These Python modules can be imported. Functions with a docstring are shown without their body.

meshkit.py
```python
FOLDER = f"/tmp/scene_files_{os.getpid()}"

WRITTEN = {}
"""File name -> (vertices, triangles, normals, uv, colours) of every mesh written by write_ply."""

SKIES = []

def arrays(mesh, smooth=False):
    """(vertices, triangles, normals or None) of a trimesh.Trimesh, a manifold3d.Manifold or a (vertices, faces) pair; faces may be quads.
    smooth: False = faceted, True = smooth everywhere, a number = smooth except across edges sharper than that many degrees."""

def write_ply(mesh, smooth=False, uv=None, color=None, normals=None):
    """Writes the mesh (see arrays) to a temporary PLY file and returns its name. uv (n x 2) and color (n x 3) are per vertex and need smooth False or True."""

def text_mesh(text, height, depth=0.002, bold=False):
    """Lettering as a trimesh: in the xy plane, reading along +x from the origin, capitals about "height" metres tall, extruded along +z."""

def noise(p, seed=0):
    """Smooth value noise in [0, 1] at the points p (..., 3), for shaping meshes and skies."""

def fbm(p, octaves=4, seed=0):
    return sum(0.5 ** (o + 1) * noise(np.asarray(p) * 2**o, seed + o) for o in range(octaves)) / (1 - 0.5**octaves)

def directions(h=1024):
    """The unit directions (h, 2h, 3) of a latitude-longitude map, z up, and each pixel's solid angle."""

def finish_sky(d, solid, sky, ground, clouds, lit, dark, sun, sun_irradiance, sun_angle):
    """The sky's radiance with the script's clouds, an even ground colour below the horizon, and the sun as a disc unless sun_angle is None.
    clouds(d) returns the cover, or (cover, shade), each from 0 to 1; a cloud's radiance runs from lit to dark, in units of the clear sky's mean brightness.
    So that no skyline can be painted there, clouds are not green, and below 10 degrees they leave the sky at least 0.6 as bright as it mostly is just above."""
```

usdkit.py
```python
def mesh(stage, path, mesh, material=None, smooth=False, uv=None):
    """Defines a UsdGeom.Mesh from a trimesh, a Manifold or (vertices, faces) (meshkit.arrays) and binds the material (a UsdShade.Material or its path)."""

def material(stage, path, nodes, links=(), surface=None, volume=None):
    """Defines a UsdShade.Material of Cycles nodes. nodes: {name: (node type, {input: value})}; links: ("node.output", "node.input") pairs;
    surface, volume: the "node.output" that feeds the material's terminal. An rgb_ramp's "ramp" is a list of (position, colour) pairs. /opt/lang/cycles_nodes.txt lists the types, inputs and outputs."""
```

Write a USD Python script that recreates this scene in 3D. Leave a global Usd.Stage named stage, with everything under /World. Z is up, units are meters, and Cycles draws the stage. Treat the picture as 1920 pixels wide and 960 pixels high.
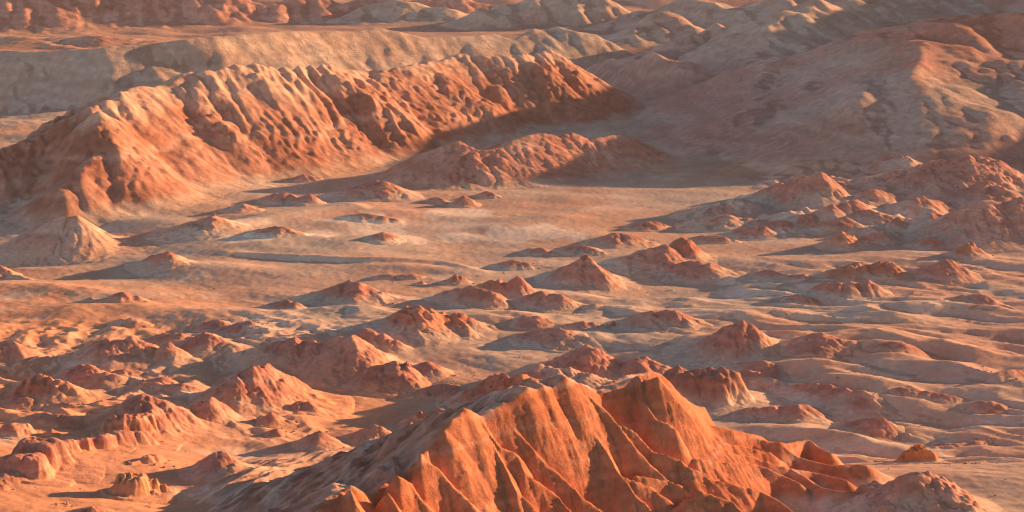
import math
import numpy as np
from pxr import Usd, UsdGeom, UsdLux, UsdShade, Sdf, Gf, Vt
from scipy.ndimage import gaussian_filter, label as components
import trimesh
import usdkit

stage = Usd.Stage.CreateInMemory()
UsdGeom.SetStageUpAxis(stage, UsdGeom.Tokens.z)
UsdGeom.SetStageMetersPerUnit(stage, 1.0)
WORLD = UsdGeom.Xform.Define(stage, '/World')
UsdGeom.Scope.Define(stage, '/World/Looks')

# ------------------------------------------------------------------ camera, sky, sun, exposure
CAM_H, PITCH, FPX = 150.0, math.radians(11.5), 3583.0
SUN_EL, SUN_AZ = math.radians(8.5), math.radians(27.0)          # azimuth from +x towards +y
SUN_I, SKY_S, EXPOSURE = 1.25, 0.039, 2.40
cam = UsdGeom.Camera.Define(stage, '/World/camera')
cam.AddTranslateOp().Set(Gf.Vec3d(0, 0, CAM_H))
cam.AddRotateXOp().Set(90.0 - math.degrees(PITCH))
cam.CreateHorizontalApertureAttr(36.0)
cam.CreateVerticalApertureAttr(18.0)
cam.CreateFocalLengthAttr(36.0 * FPX / 1920.0)
cam.CreateClippingRangeAttr(Gf.Vec2f(1.0, 20000.0))
cam.CreateExposureAttr(EXPOSURE)

sd = np.array([math.cos(SUN_EL) * math.cos(SUN_AZ), math.cos(SUN_EL) * math.sin(SUN_AZ), math.sin(SUN_EL)])
sky_mat = usdkit.material(stage, '/World/Looks/sky_light', {
    's': ('sky_texture', {'sky_type': 'single_scattering', 'sun_disc': False, 'sun_elevation': SUN_EL,
                          'sun_rotation': math.atan2(sd[0], sd[1]), 'altitude': 2400.0, 'air_density': 0.8, 'aerosol_density': 4.5, 'ozone_density': 0.9}),
    'b': ('background_shader', {'strength': SKY_S})}, [('s.color', 'b.color')], surface='b.background')
dome = UsdLux.DomeLight.Define(stage, '/World/sky')
UsdShade.MaterialBindingAPI.Apply(dome.GetPrim()).Bind(sky_mat)
dome.GetPrim().SetCustomDataByKey('kind', 'structure')
sun = UsdLux.DistantLight.Define(stage, '/World/sun')
sun.CreateNormalizeAttr(True)
sun.CreateIntensityAttr(SUN_I)
sun.CreateAngleAttr(0.5)
sun.CreateColorAttr(Gf.Vec3f(1.0, 0.545, 0.28))
_q = Gf.Rotation(Gf.Vec3d(0, 0, 1), Gf.Vec3d(*sd))
sun.AddOrientOp(UsdGeom.XformOp.PrecisionDouble).Set(Gf.Quatd(_q.GetQuat()))

# ------------------------------------------------------------------ noise and small maths
def sstep(a, b, x):
    t = np.clip((x - a) / (b - a), 0, 1)
    return t * t * (3 - 2 * t)

_GT = np.random.default_rng(5).uniform(0, 2 * math.pi, 4096)
_GX, _GY = np.cos(_GT).astype(np.float32), np.sin(_GT).astype(np.float32)
def pn(x, y, seed=0):
    """gradient noise, about -0.7..0.7"""
    x, y = np.asarray(x, np.float32), np.asarray(y, np.float32)
    xi, yi = np.floor(x), np.floor(y)
    xf, yf = x - xi, y - yi
    xi, yi = xi.astype(np.int32), yi.astype(np.int32)
    u, v = xf * xf * xf * (xf * (xf * 6 - 15) + 10), yf * yf * yf * (yf * (yf * 6 - 15) + 10)
    with np.errstate(over='ignore'):
        hx0, hx1 = xi * np.int32(374761393), (xi + 1) * np.int32(374761393)
        hy0 = yi * np.int32(668265263) + np.int32((seed * 974711) & 0x7FFFFFFF)
        hy1 = hy0 + np.int32(668265263)
        def g(h, dx, dy):
            h = (h ^ (h >> 13)) * np.int32(1274126177)
            h = (h ^ (h >> 16)) & 4095
            return _GX[h] * dx + _GY[h] * dy
        a = g(hx0 + hy0, xf, yf); b = g(hx1 + hy0, xf - 1, yf)
        c = g(hx0 + hy1, xf, yf - 1); d = g(hx1 + hy1, xf - 1, yf - 1)
    a = a + (b - a) * u
    return a + (c + (d - c) * u - a) * v

def fbm(x, y, octs=4, seed=0, gain=0.5):
    s, a, f = 0.0, 1.0, 1.0
    for o in range(octs):
        s = s + a * pn(x * f + 17.3 * o, y * f - 9.1 * o, seed + o)
        a *= gain; f *= 2.03
    return s

def ridged(x, y, octs=3, seed=0):
    s, a, f = 0.0, 1.0, 1.0
    for o in range(octs):
        s = s + a * (1 - 2.2 * np.abs(pn(x * f + 5.7 * o, y * f + 3.3 * o, seed + o)))
        a *= 0.5; f *= 2.1
    return s

def erode(z, cell, n, seed, steps=40, rate=0.16, cap=2.2):
    """rain drops running down a height grid, many at once: cuts gullies and lays fans"""
    h = z / cell
    ny, nx = h.shape
    rng = np.random.default_rng(seed)
    batch = max(200, min(n, (nx * ny) // 24))
    for _ in range(max(1, n // batch)):
        px, py = rng.uniform(1, nx - 2.01, batch), rng.uniform(1, ny - 2.01, batch)
        dx = np.zeros(batch); dy = np.zeros(batch); v = np.ones(batch); w = np.ones(batch); s = np.zeros(batch)
        add = np.zeros(nx * ny)
        for k in range(steps):
            ix, iy = px.astype(int), py.astype(int)
            fx, fy = px - ix, py - iy
            i = iy * nx + ix
            hf = h.ravel()
            a, b, c, d = hf[i], hf[i + 1], hf[i + nx], hf[i + nx + 1]
            gx = (b - a) * (1 - fy) + (d - c) * fy
            gy = (c - a) * (1 - fx) + (d - b) * fx
            h0 = a * (1 - fx) * (1 - fy) + b * fx * (1 - fy) + c * (1 - fx) * fy + d * fx * fy
            dx = dx * 0.3 - gx * 0.7; dy = dy * 0.3 - gy * 0.7
            l = np.sqrt(dx * dx + dy * dy) + 1e-9
            dx /= l; dy /= l
            nxp, nyp = np.clip(px + dx, 1, nx - 2.01), np.clip(py + dy, 1, ny - 2.01)
            jx, jy = nxp.astype(int), nyp.astype(int)
            gx2, gy2 = nxp - jx, nyp - jy
            j = jy * nx + jx
            h1 = hf[j] * (1 - gx2) * (1 - gy2) + hf[j + 1] * gx2 * (1 - gy2) + hf[j + nx] * (1 - gx2) * gy2 + hf[j + nx + 1] * gx2 * gy2
            dh = h1 - h0
            c_ = np.maximum(-dh, 0.01) * v * w * cap
            dep = np.where(dh > 0, np.minimum(dh, s), np.where(s > c_, (s - c_) * 0.25, 0.0))
            ero = np.where((dh <= 0) & (s < c_), np.minimum((c_ - s) * rate, -dh), 0.0)
            q = dep - ero
            s = s - q
            for off, wt in ((0, (1 - fx) * (1 - fy)), (1, fx * (1 - fy)), (nx, (1 - fx) * fy), (nx + 1, fx * fy)):
                add += np.bincount(i + off, q * wt, minlength=nx * ny)
            if k % 5 == 4:
                h = h + gaussian_filter(np.clip(add, -0.4, 0.4).reshape(ny, nx), 0.7); add[:] = 0
            v = np.sqrt(np.maximum(v * v - dh * 0.5, 0.05)); w = w * 0.985
            px, py = nxp, nyp
        h = h + np.clip(add, -0.35, 0.35).reshape(ny, nx)
    return gaussian_filter(h, 0.6) * cell

# ------------------------------------------------------------------ from a point of the photograph to a point of the place
SP, CP = math.sin(PITCH), math.cos(PITCH)
def ray(x, y):
    cx, cy = (x - 960.0) / FPX, -(y - 480.0) / FPX
    dy, dz = CP + cy * SP, -SP + cy * CP
    return cx / dy, -dz / dy            # X per metre ahead, fall per metre ahead
def pt(x, y, D):
    a, t = ray(x, y)
    return np.array([a * D, D, CAM_H - t * D])
def flatD(y):
    return CAM_H / ray(960, y)[1]

# ------------------------------------------------------------------ the valley floor
SWELLS = []     # (polyline N x 2, height, width)
def swell(pts, h, w):
    P = []
    for x, y in pts:
        D = flatD(y); P.append((ray(x, y)[0] * D, D))
    SWELLS.append((np.array(P), h, w))
for s_ in [
    ([(300, 445), (400, 432), (520, 410), (640, 395), (690, 388)], 2.2, 10), ([(420, 470), (560, 455), (640, 445)], 1.2, 9),
    ([(640, 415), (720, 405), (800, 400)], 1.6, 9), ([(250, 500), (420, 505), (560, 520)], 1.6, 12),
    ([(600, 470), (700, 450), (830, 440)], 1.5, 11), ([(880, 440), (1000, 420), (1100, 400)], 1.4, 14),
    ([(-60, 530), (60, 535), (150, 540)], 1.6, 11), ([(60, 590), (200, 580), (330, 585)], 1.8, 10), ([(330, 600), (430, 590), (520, 595)], 1.8, 9),
    ([(850, 610), (960, 600), (1040, 605)], 2.2, 9), ([(1050, 590), (1150, 580), (1230, 588)], 2.0, 8), ([(1130, 560), (1240, 555), (1340, 562)], 2.0, 9),
    ([(560, 600), (650, 590), (720, 600)], 1.5, 9), ([(1360, 600), (1480, 590), (1620, 600), (1760, 610)], 2.0, 10),
    ([(1420, 640), (1560, 655), (1700, 690), (1860, 720)], 2.4, 9), ([(1380, 670), (1500, 695), (1620, 730), (1720, 765)], 2.6, 8),
    ([(1600, 640), (1740, 665), (1900, 690)], 2.2, 9), ([(1420, 540), (1500, 535), (1560, 545)], 1.4, 8), ([(1650, 590), (1760, 580), (1900, 600)], 2.2, 9),
    ([(1250, 650), (1340, 655), (1450, 665)], 2.0, 8), ([(1440, 800), (1560, 815), (1680, 845)], 2.4, 7), ([(1650, 800), (1760, 815), (1900, 830)], 2.6, 9),
    ([(0, 700), (120, 690), (230, 705)], 2.2, 8), ([(440, 800), (560, 780), (680, 755)], 0.9, 7), ([(100, 800), (240, 770), (380, 775)], 1.8, 8),
    ([(330, 840), (460, 830), (560, 830)], 1.0, 7), ([(180, 560), (330, 550), (470, 545)], 1.3, 9), ([(700, 500), (820, 508), (900, 520)], 1.3, 8),
    ([(980, 650), (1080, 640), (1160, 640)], 1.6, 8), ([(540, 730), (640, 735), (720, 745)], 0.9, 8),
    ([(430, 476), (540, 484), (650, 490), (760, 493), (830, 497), (900, 512)], 1.6, 3.5),
    ([(600, 790), (720, 740), (850, 700)], -5.0, 38), ([(1080, 560), (1250, 535), (1400, 520)], -3.5, 30), ([(1500, 800), (1700, 790), (1850, 800)], -4, 24),
]:
    swell(*s_)

def seg_dist(X, Y, P):
    """nearest point of a polyline: distance, index + fraction, offset"""
    best = None
    for k in range(len(P) - 1):
        a, b = P[k][:2], P[k + 1][:2]
        ab = b - a
        t = np.clip(((X - a[0]) * ab[0] + (Y - a[1]) * ab[1]) / max(ab @ ab, 1e-9), 0, 1)
        ox, oy = X - (a[0] + t * ab[0]), Y - (a[1] + t * ab[1])
        d = np.sqrt(ox * ox + oy * oy)
        if best is None:
            best = [d, k + t, ox, oy]
        else:
            m = d < best[0]
            best = [np.where(m, d, best[0]), np.where(m, k + t, best[1]), np.where(m, ox, best[2]), np.where(m, oy, best[3])]
    return best

def H0(X, Y, fine=True):
    X, Y = np.asarray(X, float), np.asarray(Y, float)
    z = 16 * sstep(1000, 1600, Y) + 70 * sstep(1600, 2500, Y)
    u = X * 0.94 - Y * 0.34            # dunes run down to the right in the picture
    v = X * 0.34 + Y * 0.94
    amp = 1 - 0.45 * sstep(560, 760, Y) * sstep(-260, -60, X) * (1 - sstep(120, 240, X))
    z = z + amp * (2.4 * pn(X / 80, Y / 80, 3) + 1.9 * pn(u / 62, v / 26, 11) + 0.8 * pn(u / 32, v / 15, 12))
    z = z + 9 * sstep(1450, 1900, Y) * fbm(X / 130, Y / 130, 3, 17)
    mr = sstep(425, 455, Y) * (1 - sstep(700, 760, Y)) * sstep(40, 90, X - 0.02 * Y)
    ml = (1 - sstep(-70, -30, X)) * sstep(470, 510, Y) * (1 - sstep(600, 640, Y))
    mh = sstep(0.125, 0.155, X / Y) * sstep(760, 800, Y) * (1 - sstep(930, 990, Y))
    z = z + 17 * sstep(16, 46, X) * (1 - sstep(405, 480, Y)) * (1 - sstep(140, 240, X))
    z = z - 7 * (1 - sstep(-225, -105, X)) * sstep(640, 730, Y) * (1 - sstep(790, 850, Y))
    z = z + 10 * (1 - sstep(-175, -45, X)) * (1 - sstep(450, 540, Y))
    mb = sstep(-80, -58, X) * (1 - sstep(-12, 4, X)) * (1 - sstep(450, 492, Y)) * sstep(-20, 10, Y - 430 - 0.3 * (X + 60))
    z = z + mb * (2.5 + 2.6 * (ridged((0.59 * X + 0.81 * Y) / 30, (-0.81 * X + 0.59 * Y) / 10, 3, 84) - 0.6))
    mc = sstep(545, 600, Y) * (1 - sstep(640, 700, Y)) * sstep(-110, -70, X) * (1 - sstep(60, 110, X))
    z = z + mc * 0.8 * np.maximum(ridged(u / 36 + 7, v / 15, 3, 85) - 0.65, -0.15)
    z = z + mr * 1.9 * np.maximum(ridged(u / 46, v / 17, 2, 81) - 0.55, -0.3) + ml * 2.2 * np.maximum(ridged(X / 26, Y / 24, 3, 82) - 0.7, -0.25) + mh * 4.5 * np.maximum(ridged(X / 34, Y / 44, 3, 83) - 0.5, -0.3)
    for P, h, w in SWELLS:
        m = (X > P[:, 0].min() - 4 * w) & (X < P[:, 0].max() + 4 * w) & (Y > P[:, 1].min() - 4 * w) & (Y < P[:, 1].max() + 4 * w)
        if m.any():
            d, s, ox, oy = seg_dist(X[m], Y[m], P) if z.ndim else [q for q in seg_dist(X, Y, P)]
            e = np.minimum(s, (len(P) - 1) - s)
            add = h * np.exp(-(d / w) ** 2) * (0.45 + 0.55 * sstep(0, 0.6, e))
            if z.ndim:
                z[m] += add
            else:
                z = z + add
    if fine:
        z = z + 0.20 * amp * ridged(u / 15, v / 7.5, 2, 21) + 0.10 * fbm(X / 3.2, Y / 3.2, 2, 31)
    return z

def floorD(x, y):
    a, t = ray(x, y)
    D = CAM_H / t
    for _ in range(5):
        D = 0.5 * D + 0.5 * (CAM_H - float(H0(np.array([a * D]), np.array([D]), False)[0])) / t
    return D

SALT = [((700, 425), 75, 24), ((640, 415), 60, 10), ((860, 445), 70, 9), ((600, 440), 60, 12), ((1000, 440), 120, 14), ((880, 400), 90, 12), ((430, 425), 70, 12), ((780, 450), 60, 10), ((470, 452), 50, 12)]
SALT = [(np.array([ray(*c)[0] * flatD(c[1]), flatD(c[1])]), rx, ry) for c, rx, ry in SALT]
def floor_col(X, Y):
    sand = np.array([0.445, 0.34, 0.25]); org = np.array([0.54, 0.262, 0.14]); red = np.array([0.45, 0.235, 0.165]); pale = np.array([0.66, 0.53, 0.39])
    n = fbm(X / 90, Y / 90, 3, 41)
    near = (1 - sstep(430, 640, Y)) * 0.8 * (1 - 0.7 * sstep(-90, 0, X)) + 0.75 * (1 - sstep(-170, -60, X)) * (1 - sstep(600, 800, Y))
    w = np.clip(0.25 + 0.8 * n + near, 0, 1)[..., None]
    c = sand * (1 - w) + org * w
    w = (0.6 * sstep(0.12, 0.5, fbm(X / 48, Y / 26, 4, 67)))[..., None]
    c = c * (1 - w) + np.array([0.57, 0.44, 0.33]) * w
    w = (0.6 * sstep(0.1, 0.45, fbm(X / 40 + 9, Y / 30, 3, 68)) * (1 - near.clip(0, 1)))[..., None]
    c = c * (1 - w) + np.array([0.40, 0.325, 0.245]) * w
    w = sstep(1250, 1450, Y)[..., None] * 0.8
    c = c * (1 - w) + np.array([0.38, 0.21, 0.145]) * w
    w = np.clip((sstep(60, 200, X) * 0.55 + 0.9 * fbm(X / 60, Y / 60, 3, 51) - 0.1), 0, 0.8)[..., None]
    c = c * (1 - w) + red * w
    w = (sstep(-80, -58, X) * (1 - sstep(-12, 4, X)) * (1 - sstep(450, 500, Y)) * sstep(-20, 10, Y - 430 - 0.3 * (X + 60)) * np.clip(0.6 + 0.9 * fbm(X / 12, Y / 16, 3, 66), 0, 1))[..., None]
    c = c * (1 - w) + np.array([0.37, 0.225, 0.17]) * w
    w = np.zeros_like(X)
    for p, rx, ry in SALT:
        sx, sy = rx * p[1] / FPX * 1.0, ry * p[1] / FPX * p[1] / CAM_H
        w = np.maximum(w, np.exp(-((X - p[0]) / sx) ** 2 - ((Y - p[1]) / sy) ** 2))
    w = (sstep(0.42, 0.62, w + 0.55 * fbm(X / 14, Y / 30, 4, 61)) * sstep(0.02, 0.2, w) * 0.8)[..., None]
    c = c * (1 - w) + pale * w
    return c * (1 + 0.20 * fbm(X / 14, Y / 20, 3, 71))[..., None]

# ------------------------------------------------------------------ materials: colour of the ground (primvar) broken up by grain and relief
def ground_mat(name, relief, scale, spread=0.35, fine=3.0):
    return usdkit.material(stage, '/World/Looks/' + name, {
        'a': ('attribute', {'attribute': 'tint'}), 'g': ('geometry', {}),
        'n1': ('noise_texture', {'scale': 0.5 * scale, 'detail': 7.0, 'roughness': 0.72}),
        'n2': ('noise_texture', {'scale': scale, 'detail': 8.0, 'roughness': 0.72}),
        'n3': ('noise_texture', {'scale': scale * 0.25, 'detail': 5.0, 'roughness': 0.62, 'type': 'ridged_multifractal'}),
        'n4': ('noise_texture', {'scale': scale * fine, 'detail': 4.0, 'roughness': 0.7}),
        'm': ('map_range', {'from_min': 0.28, 'from_max': 0.72, 'to_min': 1 - spread, 'to_max': 1 + spread}),
        'm4': ('map_range', {'from_min': 0.3, 'from_max': 0.7, 'to_min': 1 - 0.5 * spread, 'to_max': 1 + 0.5 * spread}),
        'mm': ('math', {'math_type': 'multiply'}),
        'c': ('vector_math', {'math_type': 'scale'}),
        'b1': ('bump', {'strength': 1.0, 'distance': relief}),
        'b2': ('bump', {'strength': 0.7, 'distance': relief * 1.5}),
        'b3': ('bump', {'strength': 0.8, 'distance': relief * 0.35}),
        'p': ('principled_bsdf', {'roughness': 0.95, 'specular_ior_level': 0.10, 'diffuse_roughness': 0.6})},
        [('g.position', 'n1.vector'), ('g.position', 'n2.vector'), ('g.position', 'n3.vector'), ('g.position', 'n4.vector'), ('n1.fac', 'm.value'), ('n4.fac', 'm4.value'),
         ('m.result', 'mm.value1'), ('m4.result', 'mm.value2'), ('a.vector', 'c.vector1'), ('mm.value', 'c.scale'),
         ('n3.fac', 'b2.height'), ('n2.fac', 'b1.height'), ('b2.normal', 'b1.normal'), ('n4.fac', 'b3.height'), ('b1.normal', 'b3.normal'), ('b3.normal', 'p.normal'), ('c.vector', 'p.base_color')], surface='p.BSDF')
MAT = {'floor': ground_mat('valley_sand', 0.12, 0.9, 0.17), 'rock': ground_mat('red_rock', 0.34, 1.1, 0.27), 'hill': ground_mat('hill_clay', 0.75, 0.55, 0.22), 'far': ground_mat('far_hill_clay', 0.9, 0.28, 0.17)}

USED = {}
def numbered(name):
    n = USED.get(name, 0); USED[name] = n + 1
    return name if n == 0 else '%s_%03d' % (name, n)

TRIS = [0]; LOG = []; FEET = []
def grid_mesh(path, P, N, C, keep, mat, origin=None, move=True):
    """P, N, C: (rows, cols, 3); keep: (rows-1, cols-1)"""
    ny, nx = P.shape[:2]
    idx = np.arange(ny * nx).reshape(ny, nx)
    q = np.stack([idx[:-1, :-1], idx[:-1, 1:], idx[1:, 1:], idx[1:, :-1]], -1)[keep]
    used = np.zeros(ny * nx, bool); used[q.ravel()] = True
    new = np.cumsum(used) - 1
    pts = P.reshape(-1, 3)[used]
    m = UsdGeom.Mesh.Define(stage, path)
    if origin is not None:
        pts = pts - origin
        if move: m.AddTranslateOp().Set(Gf.Vec3d(*map(float, origin)))
    m.CreatePointsAttr(Vt.Vec3fArray.FromNumpy(np.ascontiguousarray(pts, np.float32)))
    m.CreateFaceVertexCountsAttr(Vt.IntArray.FromNumpy(np.full(len(q), 4, np.int32)))
    m.CreateFaceVertexIndicesAttr(Vt.IntArray.FromNumpy(new[q].astype(np.int32).ravel()))
    m.CreateSubdivisionSchemeAttr('none')
    m.CreateNormalsAttr(Vt.Vec3fArray.FromNumpy(np.ascontiguousarray(N.reshape(-1, 3)[used], np.float32)))
    m.SetNormalsInterpolation('vertex')
    UsdGeom.PrimvarsAPI(m).CreatePrimvar('tint', Sdf.ValueTypeNames.Color3fArray, 'vertex').Set(
        Vt.Vec3fArray.FromNumpy(np.ascontiguousarray(np.clip(C.reshape(-1, 3)[used], 0.01, 0.9), np.float32)))
    UsdShade.MaterialBindingAPI.Apply(m.GetPrim()).Bind(mat)
    TRIS[0] += 2 * len(q)
    return m.GetPrim()

def grid_normals(P):
    du = np.gradient(P, axis=1); dv = np.gradient(P, axis=0)
    n = np.cross(du, dv)
    n /= np.linalg.norm(n, axis=-1, keepdims=True) + 1e-12
    return n * np.where(n[..., 2:] < 0, -1, 1)

def tag(prim, label=None, cat=None, group=None, kind=None):
    for k, v in (('label', label), ('category', cat), ('group', group), ('kind', kind)):
        if v:
            prim.SetCustomDataByKey(k, v)

def build_floor():
    D = [200.0]
    while D[-1] < 3600:
        d = D[-1]
        step = 4.0 if d < 380 else (2.4 * d / FPX * d / CAM_H if d < 1100 else (4.6 if d < 1900 else d * 0.05))
        D.append(d + step)
    D = np.array(D)
    u = np.concatenate([np.linspace(-1.6, -0.33, 24)[:-1], np.linspace(-0.30, 0.30, 860), np.linspace(0.33, 1.6, 24)[1:]])
    Y = np.repeat(D[:, None], len(u), 1); X = D[:, None] * u[None]
    Z = H0(X, Y)
    P = np.stack([X, Y, Z], -1)
    pr = grid_mesh('/World/ground', P, grid_normals(P), floor_col(X, Y), np.ones((len(D) - 1, len(u) - 1), bool), MAT['floor'])
    tag(pr, 'pale sandy valley floor with wind-blown swells and salt patches', kind='structure')

# ------------------------------------------------------------------ ridges, hills and mounds: nets of crest lines with slopes falling away
def spine(pts, D0=None, D1=None, plane=None):
    pts = np.array(pts, float)
    if plane is not None:
        return np.array([pt(x, y, plane(x, y)) for x, y in pts])
    if D0 is None: D0 = floorD(*pts[0])
    if D1 is None: D1 = floorD(*pts[-1])
    if np.ptp(pts[:, 0]) > 0.7 * np.ptp(pts[:, 1]):
        t = (pts[:, 0] - pts[0, 0]) / (pts[-1, 0] - pts[0, 0])
    else:
        l = np.concatenate([[0], np.cumsum(np.linalg.norm(np.diff(pts, axis=0), axis=1))]); t = l / l[-1]
    return np.array([pt(x, y, D0 + (D1 - D0) * k) for (x, y), k in zip(pts, t)])

def foot_plane(foot, tan, zf=0.0):
    foot = np.array(foot, float)
    def f(x, y):
        yb = np.interp(x, foot[:, 0], foot[:, 1])
        Db = (CAM_H - zf) / ray(x, yb)[1]
        return (CAM_H - zf + Db * tan) / (ray(x, y)[1] + tan)
    return f

def branches(spines, s, spacing, length, seed, fall=0.72, steep=1.25, first=None, both=True):
    """side spurs growing out of crest lines, downhill, at uneven distances"""
    rng = np.random.default_rng(seed)
    out = []
    for S in spines:
        S, s_, g_ = (S + (0,))[:3] if isinstance(S, tuple) else (S, s, 0)
        d = np.linalg.norm(np.diff(S[:, :2], axis=0), axis=1)
        L = np.concatenate([[0], np.cumsum(d)])
        q = rng.uniform(0.2, 0.9) * spacing
        side = 1 if rng.random() < 0.5 else -1
        while q < L[-1]:
            k = min(int(np.searchsorted(L, q, 'right')) - 1, len(d) - 1)
            f = (q - L[k]) / max(d[k], 1e-6)
            p = S[k] + (S[k + 1] - S[k]) * f
            t = (S[k + 1] - S[k]); drop = -t[2] / max(d[k], 1e-6)
            t = t[:2] / max(d[k], 1e-6)
            if drop < 0: t = -t
            tilt = math.radians(88 - min(55, 95 * abs(drop)) + rng.uniform(-14, 14))
            for sd_ in ((1, -1) if both and rng.random() < 0.5 else (side,)):
                ang = math.atan2(t[1], t[0]) + sd_ * tilt
                ln = length * rng.uniform(0.45, 1.15); P = [p - np.array([0, 0, 0.02 * length])]
                n = 3
                fl = fall * s * rng.uniform(0.8, 1.1)
                for j in range(n):
                    ang += rng.uniform(-0.22, 0.22)
                    P.append(P[-1] + np.array([math.cos(ang) * ln / n, math.sin(ang) * ln / n, -fl * ln / n * (0.7 + 0.35 * j)]))
                out.append((np.array(P), s * steep, g_))
            side = -side
            q += spacing * rng.uniform(0.55, 1.6)
    return out

def tents(X, Y, spines, s, asym, adir, rnd, zlow=-8.0, pad=4.0):
    """highest of the roofs over all crest segments, and which group of crests it belongs to"""
    z = np.full(X.shape, -1e9); grp = np.zeros(X.shape, np.int8)
    ca, sa = math.cos(adir), math.sin(adir)
    x0, y0, cell = X[0, 0], Y[0, 0], X[0, 1] - X[0, 0]
    return_shape = X.shape
    for S in spines:
        S, s_, g_ = (S + (0,))[:3] if isinstance(S, tuple) else (S, s, 0)
        as_ = 0.45 if g_ else (asym if s_ == s else 0.0)
        for k in range(len(S) - 1):
            a, b = S[k], S[k + 1]
            R = (max(a[2], b[2]) - zlow) / max(0.12, s_ - abs(as_)) + rnd + pad
            i0, i1 = int((min(a[0], b[0]) - R - x0) / cell), int((max(a[0], b[0]) + R - x0) / cell) + 2
            j0, j1 = int((min(a[1], b[1]) - R - y0) / cell), int((max(a[1], b[1]) + R - y0) / cell) + 2
            i0, j0 = max(i0, 0), max(j0, 0)
            if i1 <= i0 or j1 <= j0: continue
            w = (slice(j0, j1), slice(i0, i1))
            Xs, Ys = tents.X[w], tents.Y[w]
            if Xs.size == 0: continue
            ab = b[:2] - a[:2]
            t = np.clip(((Xs - a[0]) * ab[0] + (Ys - a[1]) * ab[1]) / max(ab @ ab, 1e-9), 0, 1)
            ox, oy = Xs - (a[0] + t * ab[0]), Ys - (a[1] + t * ab[1])
            d = np.sqrt(ox * ox + oy * oy) + 1e-6
            sl = s_ + (as_ * (ox * ca + oy * sa) / d if as_ else 0.0)
            q = a[2] + (b[2] - a[2]) * t - sl * (np.sqrt(d * d + rnd * rnd) - rnd)
            m = q > z[w]
            if as_ > 0.25 and not g_: gv = ((ox * ca + oy * sa) / d < -0.25).astype(np.int8)
            else: gv = np.int8(g_)
            grp[w] = np.where(m, gv, grp[w])
            z[w] = np.where(m, q, z[w])
    return z, grp

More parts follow.
